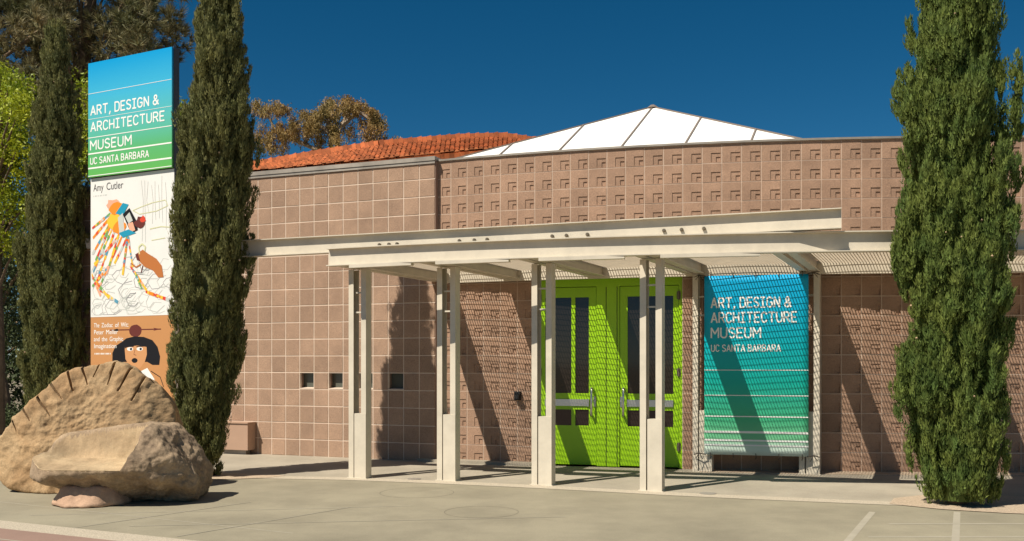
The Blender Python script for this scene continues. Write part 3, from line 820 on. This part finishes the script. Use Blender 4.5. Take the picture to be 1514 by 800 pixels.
bl_, br_ = [(p[0] + DVs.x * 8, p[1] + DVs.y * 8, ZE) for p in (cl, crn)]
for tri in ((cl, apx, bl_), (crn, br_, apx), (bl_, apx, br_)):
    b = MB(); b.poly(tri); b.build('roof_panel', M_white, sk)
for q in (cl, crn):
    b = MB(); b.bar((q[0], q[1], q[2] + .012), (apx[0], apx[1], apx[2] + .012), .03, .03); b.build('hip_trim', M_seam, sk)
b = MB(); b.tube([(apx[0], apx[1], apx[2] - .02), (apx[0], apx[1], apx[2] + .05)], [.14, .05], 8); b.build('cap', M_seam, sk)
b = MB()
b.bar(skp(-WL, -.02, -.12), skp(WRr, -.02, -.12), .06, .2); b.build('eave_trim', M_seam, sk)

tr = thing('tile_roof', 'orange barrel tile roof showing above the plain block wall', 'roof', (0, 0, 0))
def up3(px, y, Z): s_ = F / Z; return Vector(((px - 757) / s_, Z, EYE + (535 - y) / s_))
eave = [up3(250, 272, 24.2), up3(375, 254, 23.0), (up3(500, 241.5, 22.0)), up3(600, 232.5, 21.8), up3(690, 224, 22.2), up3(790, 217, 22.8)]
ridge = [up3(250, 266, 26.8), up3(375, 247.5, 26.2), up3(470, 231, 25.6), up3(560, 217, 25.1), up3(680, 207, 25.2), up3(745, 205, 25.3), up3(792, 212, 25.4)]
def resample(l, n):
    d = [0]
    for a, c in zip(l, l[1:]): d.append(d[-1] + (c - a).length)
    out = []
    for k in range(n + 1):
        t = d[-1] * k / n; i = max(j for j in range(len(l) - 1) if d[j] <= t + 1e-9); f = (t - d[i]) / (d[i + 1] - d[i])
        out.append(l[i].lerp(l[i + 1], f))
    return out
NT = 84; NRW = 13
ev, rg = resample(eave, NT), resample(ridge, NT)
b = MB()
for k in range(NT):
    for r in range(NRW):
        t0, t1 = r / NRW - (.05 if r == 0 else .012), (r + 1) / NRW + .02
        o_, i_ = ev[k].lerp(rg[k], t0), ev[k].lerp(rg[k], t1); o2, i2 = ev[k + 1].lerp(rg[k + 1], t0), ev[k + 1].lerp(rg[k + 1], t1)
        L0, L1 = [], []
        hh = .055 * rr.uniform(.85, 1.1); sl = rr.uniform(-.015, .015)
        for s_ in range(7):
            u = s_ / 6; zz = hh * math.sin(math.pi * u)
            L0.append(o_.lerp(o2, u) + Vector((0, 0, zz + .045 + sl))); L1.append(i_.lerp(i2, u) + Vector((0, 0, zz * .85 + .0)))
        i = len(b.v); b.v += [tuple(p) for p in L0 + L1]
        for s_ in range(6): b.f.append((i + s_, i + s_ + 1, i + 8 + s_, i + 7 + s_)); b.m.append(0)
        j = len(b.v); b.v += [tuple(L0[0]), tuple(L0[6])]
        b.f.append(tuple([i + s_ for s_ in range(7)])); b.m.append(0)
b.build('tiles', M_tile, tr, kind='stuff')
b = MB()
for k in range(NT): b.bar(rg[k] + Vector((0, 0, .07)), rg[k + 1] + Vector((0, 0, .07 + .03 * (k % 2))), .22, .14)
b.build('ridge_tiles', M_tile, tr)
b = MB()
for k in range(NT):
    a, c, e, f = ev[k], ev[k + 1], rg[k + 1], rg[k]
    b.poly([a, c, e, f]); b.poly([a - Vector((0, 0, .32)), c - Vector((0, 0, .32)), c, a])
b.build('roof_deck', M_tile, tr)
fs = MB()
for k in range(NT): fs.bar(ev[k] + Vector((0, .06, -.14)), ev[k + 1] + Vector((0, .06, -.14)), .05, .26)
fs.build('fascia', M_tile, tr)

# ------------------------------------------------------------------ stone bench sculpture
def rock_mesh(name, planes, centre, k, sub, m, amp, fscale, post=None, seed=0):
    bm = bmesh.new(); bmesh.ops.create_icosphere(bm, subdivisions=sub, radius=1)
    C = Vector(centre); off = Vector((seed * 3.1, seed * 1.7, seed * .9))
    pl = [(Vector(n).normalized(), Vector(p)) for n, p in planes]
    pl = [(n, (p - C).dot(n)) for n, p in pl]
    carved = set()
    for v in bm.verts:
        d = v.co.normalized(); s_ = 0
        for n, q in pl:
            c = d.dot(n)
            if c > 1e-4: s_ += (c / max(q, .02)) ** k
        v.co = C + d * s_ ** (-1 / k)
        if post:
            z_ = v.co.z; v.co = post(v.co)
            if z_ - v.co.z > .012: carved.add(v.index)
    bm.normal_update()
    cos = [v.co.copy() for v in bm.verts]; nos = [v.normal.copy() for v in bm.verts]
    for v, p, n in zip(bm.verts, cos, nos):
        q = p * fscale + off
        h = noise.fractal(q, 1.0, 2.1, 5) * .6 + (noise.hetero_terrain(q * 2.7, .9, 2.0, 4, .4) - .5) * .22 + (.5 - abs(noise.noise(q * 1.6))) * .5 + noise.noise(q * 5.5) * .22 + noise.noise(q * 11.) * .13
        v.co = p + n * (amp(p) if callable(amp) else amp) * h
        if v.co.z < .004: v.co.z = .004
    if post:
        for f in bm.faces: f.material_index = 0 if all(v.index in carved for v in f.verts) else 1
    me = bpy.data.meshes.new(name); bm.to_mesh(me); bm.free()
    for q in (m if isinstance(m, tuple) else (m,)): me.materials.append(q)
    me.polygons.foreach_set('use_smooth', [True] * len(me.polygons)); return me
# back slab
def s2(px, y): return ((px - 125) / 109, (724 - y) / 109)
ol = [s2(*p) for p in ((0, 668), (2, 690), (28, 718), (85, 726), (230, 726), (262, 650), (258, 605), (238, 574), (217, 558), (187, 540), (148, 534), (124, 544), (104, 548), (82, 568), (58, 592), (28, 624))]
planes = []
for i in range(len(ol)):
    (x0, z0), (x1, z1) = ol[i], ol[(i + 1) % len(ol)]
    planes.append(((z1 - z0, 0, x0 - x1), ((x0 + x1) / 2, 0, (z0 + z1) / 2)))
cx_ = Vector((.05, 0, .75))
planes = [((n if Vector(n).dot(Vector(p) - cx_) > 0 else tuple(-Vector(n))), p) for n, p in planes]
planes += [((0, -1, .22), (0, -.26, .75)), ((0, 1, .1), (0, .30, .75)), ((.5, -1, .3), (.9, -.22, .75)), ((-.35, -1, .1), (-.8, -.20, .5))]
me = rock_mesh('back_slab', planes, cx_, 48, 7, M_sand, .050, 2.6, seed=1)
slab = link('back_slab', me)
SLOC = Vector(((125 - 757) / 109, 12.75, 0))
slab.location = SLOC; slab.rotation_euler = (0, 0, rad(4))
# saw cuts round its rim
cut = MB()
for (x0, y0, x1, y1) in ((60, 355, 100, 440), (110, 290, 135, 325), (175, 240, 225, 305), (225, 170, 270, 225), (290, 115, 318, 190), (350, 90, 380, 160), (430, 45, 400, 125), (493, 65, 470, 160), (560, 100, 520, 190), (625, 140, 585, 235), (692, 190, 655, 260)):
    a = s2(20 + x0 / 3.2, 520 + y0 / 3.2); c = s2(20 + x1 / 3.2, 520 + y1 / 3.2)
    A_, C_ = Vector((a[0], 0, a[1])), Vector((c[0], 0, c[1])); d = (A_ - C_).normalized(); A_ = A_ + d * .10
    sd = Vector((d.z, 0, -d.x)) * .05
    yf = lambda p: -.26 + .22 * (p.z - .75)
    y0_, y1_ = yf(A_), yf(C_)
    pts = [A_ - sd + Vector((0, y0_ - .35, 0)), A_ + sd + Vector((0, y0_ - .35, 0)), C_ + sd + Vector((0, y1_ - .35, 0)), C_ - sd + Vector((0, y1_ - .35, 0)),
           A_ - sd * .12 + Vector((0, y0_ + .13, 0)), A_ + sd * .12 + Vector((0, y0_ + .13, 0)), C_ + sd * .12 + Vector((0, y1_ + .015, 0)), C_ - sd * .12 + Vector((0, y1_ + .015, 0))]
    cut.hexa(pts)
cme = cut.mesh('cut', M_sand); bm = bmesh.new(); bm.from_mesh(cme); bmesh.ops.recalc_face_normals(bm, faces=bm.faces[:]); bm.to_mesh(cme); bm.free()
cob = bpy.data.objects.new('cut', cme); COL.objects.link(cob); cob.location = SLOC; cob.rotation_euler = slab.rotation_euler
md = slab.modifiers.new('cuts', 'BOOLEAN'); md.object = cob; md.operation = 'DIFFERENCE'; md.solver = 'EXACT'
bpy.context.view_layer.update()
nm = bpy.data.meshes.new_from_object(slab.evaluated_get(bpy.context.evaluated_depsgraph_get()))
slab.modifiers.clear(); slab.data = nm; bpy.data.objects.remove(cob)
nm.materials.clear(); nm.materials.append(M_sand)
tag(slab, 'upright fan-shaped sandstone slab with saw cuts round its rim', 'stone')
# seat boulder
def seat_bowl(p):
    x, y, z = p
    w = y - .10 + .05 * math.sin(x * 4 + 1)
    h = .445 + .07 * min(max((y + .6) / .7, 0), 1) + 9 * max(0, w) ** 1.35 + 3.2 * max(0, x - .20 + .12 * y) ** 1.3 + .35 * max(0, -x - .70)
    if z > h: z = h + (z - h) * .03
    return Vector((x, y, z))
planes = [((0, 0, -1), (0, 0, .0)), ((-.27, -.15, -.95), (-.40, -.40, .19)), ((1, 0, 0), (1.02, 0, .3)), ((.8, -.1, .6), (.83, 0, .62)), ((.85, 0, -.5), (.98, 0, .12)),
          ((.35, 0, .94), (.45, 0, .99)), ((-.12, 0, 1), (-.1, 0, .91)), ((-.85, 0, .55), (-.93, 0, .62)), ((-1, 0, -.1), (-1.04, 0, .45)), ((0, -1, 0), (0, -.58, .4)),
          ((.30, -.8, .50), (.62, -.46, .62)), ((.05, -.55, -.83), (0, -.575, .40)), ((0, 1, .15), (0, .50, .5)), ((.6, -.75, -.1), (.66, -.42, .35)), ((-.75, -.7, 0), (-.82, -.38, .45)), ((-.8, .6, 0), (-.8, .35, .5))]
me = rock_mesh('seat_boulder', planes, (.15, .05, .34), 24, 7, (M_sandp, M_rindshade), lambda p: .026 + .026 * min(max((p.x - .25) / .3, 0), 1) + (.03 if p.z < .38 else 0), 2.4, seat_bowl, seed=4)
seat = link('seat_boulder', me); seat.location = ((173 - 757) / 120.5, 11.62, 0)
tag(seat, 'boulder with a seat-like hollow carved in its top, in front of the upright slab', 'boulder')
planes = [((0, 0, 1), (0, 0, .24)), ((0, 0, -1), (0, 0, 0)), ((-.8, 0, .6), (-.36, 0, .14)), ((.8, 0, .5), (.36, 0, .14)), ((0, -.8, .5), (0, -.26, .12)), ((0, .8, .5), (0, .26, .12)), ((-.6, -.6, .3), (-.27, -.2, .1)), ((.6, -.6, .3), (.27, -.2, .1))]
me = rock_mesh('foot_stone', planes, (0, 0, .1), 12, 5, M_pinkst, .03, 3.0, seed=9)
ft = link('foot_stone', me); ft.location = ((130 - 757) / 123, 11.42, 0)
tag(ft, 'low flat pinkish stone propping the left end of the carved boulder', 'stone')

# ------------------------------------------------------------------ cypresses
def cypress(label, x, y, H, prof, m, nplume, seed, lobes=(), lean=0.):
    r_ = np.random.default_rng(seed)
    root = thing('cypress_tree', label, 'tree', (x, y, 0), 0, 'columnar cypress trees')
    hs_, rs_ = zip(*prof); hs_, rs_ = np.array(hs_), np.array(rs_)
    ph = r_.uniform(0, 6.28, 6)
    def radius(h, a):
        w = 1 + .035 * np.sin(2 * a + ph[0] + h * .9) + .04 * np.sin(3 * a + ph[1] - h * 1.7) + .05 * np.sin(5 * a + ph[2] + h * 2.6) + .04 * np.sin(7 * a + ph[3] - h * 4.1)
        return np.interp(h, hs_, rs_) * w
    tk = MB(); tk.tube([(0, 0, 0), (0, 0, H * .4), (lean * .7, 0, H * .9)], [.11, .08, .015], 8); tk.build('trunk', M_bark, root)
    # core of dense foliage
    cb = MB(); na, nh = 26, 60
    for k in range(nh + 1):
        h = .06 + (H - .35) * k / nh
        for j in range(na):
            a = 6.2832 * j / na; r0 = max(float(radius(np.array(h), np.array(a))) * .58 + r_.uniform(-.015, .015), .01)
            cb.v.append((r0 * math.cos(a) + lean * h / H, r0 * math.sin(a), h))
    for k in range(nh):
        for j in range(na):
            cb.f.append((k * na + j, k * na + (j + 1) % na, (k + 1) * na + (j + 1) % na, (k + 1) * na + j)); cb.m.append(0)
    cb.f.append(tuple(range(na))[::-1]); cb.m.append(0)
    # big flame shaped clumps over the surface, each made of upright plumes of small leaf faces
    ncl = nplume // 9
    def sample(k):
        h = r_.uniform(.01, 1, k * 4) * H
        h = h[r_.uniform(0, 1, k * 4) < np.interp(h, hs_, rs_) / rs_.max()][:k]
        return h, r_.uniform(0, 6.2832, len(h))
    ch, ca = sample(ncl)
    cR = radius(ch, ca) * r_.uniform(.76, 1.05, len(ch)) - .05
    for (la, lh, lr, ln) in lobes:              # side lobes
        ln = ln // 6; h2 = lh + r_.normal(0, .16, ln)
        ca = np.append(ca, rad(la) + r_.normal(0, .2, ln)); ch = np.append(ch, h2)
        cR = np.append(cR, np.interp(h2, hs_, rs_) * .9 + lr * r_.uniform(.3, 1, ln))
    nc_ = len(ch); CL = r_.uniform(.28, .62, nc_); CW = CL * r_.uniform(.17, .24, nc_) + .02
    CL = np.minimum(CL, np.maximum(H - ch, .12) * .8)
    per = 9
    t1 = r_.uniform(0, 1, (nc_, per)); f1 = ca[:, None] + r_.normal(0, 1.1, (nc_, per)); w1 = np.sin(np.pi * (t1 * .80 + .18)) * CW[:, None] * r_.uniform(.6, 1, (nc_, per))
    lean1 = r_.uniform(.0, .16, nc_)
    cx = (np.cos(ca)[:, None] * (cR[:, None] + lean1[:, None] * t1 * CL[:, None]) + np.cos(f1) * w1).ravel()
    cy = (np.sin(ca)[:, None] * (cR[:, None] + lean1[:, None] * t1 * CL[:, None]) + np.sin(f1) * w1).ravel()
    cz = (ch[:, None] - .12 + t1 * CL[:, None]).ravel(); aa = f1.ravel()
    fill_h, fill_a = sample(int(nplume * .95))
    fr = radius(fill_h, fill_a) * r_.uniform(.62, .82, len(fill_h))
    cx = np.append(cx, fr * np.cos(fill_a)); cy = np.append(cy, fr * np.sin(fill_a)); cz = np.append(cz, fill_h); aa = np.append(aa, fill_a)
    n = len(cx)
    PL = r_.uniform(.12, .26, n); PR = PL * r_.uniform(.15, .23, n); NLf = 66
    t = r_.uniform(0, 1, (n, NLf)) ** .85; f = r_.uniform(0, 6.2832, (n, NLf))
    taper = np.sin(np.pi * (t * .86 + .10)) ** .8
    tilt = r_.uniform(.05, .30, n)
    tx, ty = np.cos(aa) * tilt + r_.normal(0, .08, n), np.sin(aa) * tilt + r_.normal(0, .08, n)
    px_ = cx[:, None] + tx[:, None] * t * PL[:, None] + np.cos(f) * taper * PR[:, None]
    py_ = cy[:, None] + ty[:, None] * t * PL[:, None] + np.sin(f) * taper * PR[:, None]
    pz_ = cz[:, None] - .05 + t * PL[:, None]
    px_ = px_ + lean * pz_ / H
    base = np.stack([px_, py_, pz_], -1).reshape(-1, 3)
    m_ = len(base)
    out = np.stack([np.cos(f), np.sin(f), np.zeros_like(f) + .35], -1).reshape(-1, 3)
    dirv = out * .32 + np.array([0, 0, 1.]) + r_.normal(0, .22, (m_, 3)); dirv /= np.linalg.norm(dirv, axis=1)[:, None]
    side = np.cross(dirv, out + r_.normal(0, .22, (m_, 3))); side /= np.linalg.norm(side, axis=1)[:, None] + 1e-9
    L_ = r_.uniform(.035, .075, m_)[:, None]; W_ = r_.uniform(.006, .0115, m_)[:, None]
    tri = np.stack([base - side * W_, base + side * W_, base + dirv * L_], 1)
    tri[:, :, 2] = np.maximum(tri[:, :, 2], .012)
    link('crown', tri_mesh('crown', tri, m), root)
    cb.build('inner_foliage', m, root, smooth=False)
    # cones
    nc = 90; cn_ = MB()
    for k in range(nc):
        i = r_.integers(0, n); a = aa[i]; rr3 = math.hypot(cx[i], cy[i]) + .03
        c = Vector((rr3 * math.cos(a) + lean * cz[i] / H, rr3 * math.sin(a), cz[i] + .1)); s_ = r_.uniform(.010, .019)
        v = [c + Vector(d) * s_ for d in ((1, 0, 0), (-1, 0, 0), (0, 1, 0), (0, -1, 0), (0, 0, 1), (0, 0, -1))]; j = len(cn_.v); cn_.v += [tuple(p) for p in v]
        for q in ((0, 2, 4), (2, 1, 4), (1, 3, 4), (3, 0, 4), (2, 0, 5), (1, 2, 5), (3, 1, 5), (0, 3, 5)): cn_.f.append(tuple(j + w for w in q)); cn_.m.append(0)
    cn_.build('cones', M_cone, root, kind='stuff')
    return root
cypress('tall full cypress in gravel at the right end of the canopy', 5.37, 11.42, 9.6,
        [(0, .36), (.35, .45), (.9, .52), (1.3, .54), (1.6, .50), (2.4, .55), (3.2, .61), (3.8, .58), (4.8, .54), (5.4, .47), (6.1, .41), (7, .35), (8.5, .2), (9.6, .03)], M_cyp, 2500, 21, [(195, 1.35, .22, 60), (190, 2.95, .20, 60), (185, 4.7, .12, 40)])
cypress('tall cypress between the sign pylon and the plain block wall', -4.64, 14.22, 7.75,
        [(0, .20), (.4, .29), (1.0, .42), (1.8, .49), (2.6, .52), (3.6, .56), (4.4, .54), (5.2, .47), (6.0, .37), (6.8, .26), (7.4, .20), (7.75, .05)], M_cyp2, 1900, 33, (), .30)
cypress('pointed cypress rising behind the stone slab, left of the sign pylon', -9.15, 18.80, 8.45,
        [(0, .35), (.6, .48), (1.4, .56), (2.4, .58), (3.4, .57), (4.4, .52), (5.4, .46), (6.4, .36), (7.2, .27), (7.9, .16), (8.45, .03)], M_cyp2, 1900, 45, (), .12)

# ------------------------------------------------------------------ other trees
def leaf_cloud(centres, per, leaf, r_, droop=0., thin=.3, flat=1.):
    """centres: (n,4) x y z r ; returns triangles"""
    c = np.repeat(centres, per, 0); n = len(c)
    d = r_.normal(0, 1, (n, 3)); d /= np.linalg.norm(d, axis=1)[:, None]
    rad_ = c[:, 3:4] * r_.uniform(0, 1, (n, 1)) ** .5
    p = c[:, :3] + d * rad_ * np.array([1, 1, flat])
    v = r_.normal(0, 1, (n, 3)); v[:, 2] -= droop; v /= np.linalg.norm(v, axis=1)[:, None]
    s_ = np.cross(v, r_.normal(0, 1, (n, 3))); s_ /= np.linalg.norm(s_, axis=1)[:, None] + 1e-9
    L_ = r_.uniform(.6, 1.2, (n, 1)) * leaf
    return np.stack([p - s_ * L_ * thin, p + s_ * L_ * thin, p + v * L_], 1)
def pine_cloud(centres, per, needles, L, r_):
    c = np.repeat(centres, per, 0); n = len(c)
    d = r_.normal(0, 1, (n, 3)); d /= np.linalg.norm(d, axis=1)[:, None]
    p = c[:, :3] + d * c[:, 3:4] * r_.uniform(.2, 1, (n, 1)) ** .5
    ax = d * .7 + np.array([0, 0, .55]); ax = np.repeat(ax, needles, 0)
    p = np.repeat(p, needles, 0); m_ = len(p)
    v = ax + r_.normal(0, .55, (m_, 3)); v /= np.linalg.norm(v, axis=1)[:, None]
    s_ = np.cross(v, r_.normal(0, 1, (m_, 3))); s_ /= np.linalg.norm(s_, axis=1)[:, None]
    L_ = r_.uniform(.6, 1.1, (m_, 1)) * L; W_ = .014
    return np.stack([p - s_ * W_, p + s_ * W_, p + v * L_], 1)
def px3(px, y, Z): s_ = F / Z; return ((px - 757) / s_, Z, EYE + (535 - y) / s_)

r5 = np.random.default_rng(5)
# pine, far left
pn = thing('pine_tree', 'large dark pine with brownish needles spreading behind the sign pylon', 'tree', (*px3(95, 0, 31)[:2], 0))
base = Vector(pn.location)
cen = []
for k in range(330):
    px, y = r5.uniform(-90, 262), r5.uniform(-140, 200)
    if px > 225 and y > 95: continue
    if 128 < px < 165 and y < 30 and r5.uniform() < .8: continue
    if px > 235 and 12 < y < 24: continue
    if y < -20 and px > 200 and r5.uniform() < .6: continue
    q = px3(px, y, 31 + r5.normal(0, 1.6)); cen.append((*q, r5.uniform(.35, .65)))
cen = np.array(cen); loc = cen.copy(); loc[:, :3] -= np.array(base)
link('crown', tri_mesh('crown', pine_cloud(loc, 24, 26, .34, r5), M_pine), pn)
tk = MB(); tk.tube([(0, 0, 0), (.2, 0, 4), (.1, .2, 8), (.8, 0, 13), (1.2, 0, 16)], [.42, .36, .3, .2, .06], 10); tk.build('trunk', M_bark, pn)
lm = MB()
for c in loc[::5]:
    s_ = Vector((.15 + .06 * c[2] / 2, .1, max(3.5, c[2] - 2.2 - .25 * abs(c[0])))); e = Vector(c[:3]); md_ = s_.lerp(e, .55) + Vector((0, 0, .25))
    lm.tube([s_, md_, e], [.05, .03, .012], 6)
a0_, a1_ = px3(5, 85, 29.2), px3(108, -8, 29.2)
lm.tube([Vector(a0_) - base, Vector(px3(60, 45, 29.2)) - base, Vector(a1_) - base], [.05, .07, .08], 6)
lm.build('branches', M_bark, pn)

def shrub_tree(name, label, at, blobs, m, per, leaf, seed, droop=0., thin=.32, trunk_r=.12, bark=M_bark, limbs=True, flat=1., group=None):
    r_ = np.random.default_rng(seed); o = thing(name, label, 'tree', (*at, 0), 0, group)
    b0 = np.array([*at, 0]); loc = np.array(blobs); loc[:, :3] -= b0
    link('crown', tri_mesh('crown', leaf_cloud(loc, per, leaf, r_, droop, thin, flat), m), o)
    lo = loc[:, 2].min(); hi = loc[:, 2].max(); cxm = loc[:, 0].mean()
    tk = MB(); tk.tube([(0, 0, 0), (0, 0, lo * .6), (cxm * .6, 0, lo + (hi - lo) * .5), (cxm, 0, hi - .2)], [trunk_r, trunk_r * .85, trunk_r * .5, trunk_r * .15], 8); tk.build('trunk', bark, o)
    if limbs:
        lm = MB()
        for c in loc[::3]:
            s_ = Vector((cxm * .4, 0, max(lo * .6, c[2] - 1.2))); e = Vector(c[:3]); lm.tube([s_, s_.lerp(e, .5) + Vector((0, 0, .12)), e], [trunk_r * .4, trunk_r * .25, .01], 5)
        lm.build('branches', bark, o)
    return o
def blobs(spec, Z, zs, r_, seedr):
    """spec: list of (px, y, rx, ry, n)"""
    q = np.random.default_rng(seedr); out = []
    for px, y, rx, ry, n in spec:
        for k in range(n):
            a, d = q.uniform(0, 6.28), math.sqrt(q.uniform()); out.append((*px3(px + rx * d * math.cos(a), y + ry * d * math.sin(a), Z + q.normal(0, zs)), r_ * q.uniform(.7, 1.3)))
    return out
bl1 = blobs([(-20, 170, 60, 75, 55), (10, 280, 42, 95, 55), (-60, 300, 50, 110, 30), (25, 150, 18, 50, 14)], 22.5, .7, .34, 61)
shrub_tree('leafy_tree', 'bright yellow-green leafy tree left of the pointed cypress', px3(0, 0, 22.5)[:2], bl1, M_lime, 140, .08, 62, thin=.36)
bl2 = blobs([(120, 190, 45, 70, 45), (75, 250, 60, 70, 40), (225, 245, 60, 60, 50), (268, 200, 12, 45, 14)], 23.5, .6, .34, 63)
shrub_tree('leafy_tree', 'yellow-green leafy tree directly behind the sign pylon', px3(165, 0, 23.5)[:2], bl2, M_lime, 130, .08, 64, thin=.36)
bl3 = blobs([(-10, 430, 50, 70, 40), (-40, 520, 60, 60, 20), (10, 395, 30, 30, 14)], 25.5, .8, .42, 65)
shrub_tree('shade_tree', 'tree with leaves coloured dark for shade at the end of the plain wall', px3(8, 0, 25.5)[:2], bl3, M_shadeleaf, 90, .11, 66, trunk_r=.16)
bl4 = blobs([(5, 622, 60, 16, 34)], 24.0, .4, .26, 67)
o = shrub_tree('low_hedge', 'low green hedge coloured dark for shade below the shaded tree', px3(5, 0, 24)[:2], bl4, M_shadeleaf, 110, .07, 68, trunk_r=.04, limbs=False); o['category'] = 'hedge'
bk = [(-60, 470, 55, 110, 44), (0, 560, 60, 60, 30), (40, 420, 60, 120, 40)]
shrub_tree('background_tree', 'dense tree coloured dark for shade filling the gap beyond the plain wall', px3(-30, 0, 30)[:2], blobs(bk, 30, .9, .62, 69), M_shadeleaf, 100, .16, 70, trunk_r=.2)
# eucalyptus behind the tile roof
ez = 46.
spec = [(395, 160, 20, 12, 12), (418, 162, 12, 10, 8), (388, 205, 14, 22, 14), (408, 215, 14, 16, 8), (425, 195, 20, 16, 16), (448, 190, 20, 22, 22), (470, 182, 22, 24, 26), (492, 172, 20, 24, 24), (512, 160, 18, 14, 18), (532, 160, 14, 10, 10), (545, 178, 14, 14, 14), (556, 188, 12, 16, 14), (545, 205, 9, 10, 8), (498, 208, 10, 14, 8), (520, 196, 5, 12, 4), (568, 213, 10, 6, 6), (585, 212, 8, 4, 4), (472, 210, 8, 12, 6)]
el = blobs(spec, ez, .6, .30, 71)
eo = shrub_tree('eucalyptus_tree', 'golden-brown eucalyptus with drooping foliage beyond the tile roof', px3(500, 0, ez)[:2], el, M_euc, 110, .15, 72, droop=1.6, thin=.17, trunk_r=.2, bark=M_pale, limbs=False, flat=1.15)
lm = MB(); bo = Vector(eo.location)
E3 = lambda px, y: Vector(px3(px, y, ez)) - bo
for l in ([(500, 300), (502, 235), (500, 200), (508, 180), (515, 160)], [(500, 215), (480, 190), (455, 180)], [(506, 185), (530, 165), (552, 180)], [(503, 230), (470, 222), (430, 205), (405, 190), (395, 165)], [(503, 235), (540, 225), (572, 214)]):
    lm.tube([E3(*p) for p in l], [.13 * .8 ** k for k in range(len(l))], 6)
lm.build('branches', M_pale, eo)
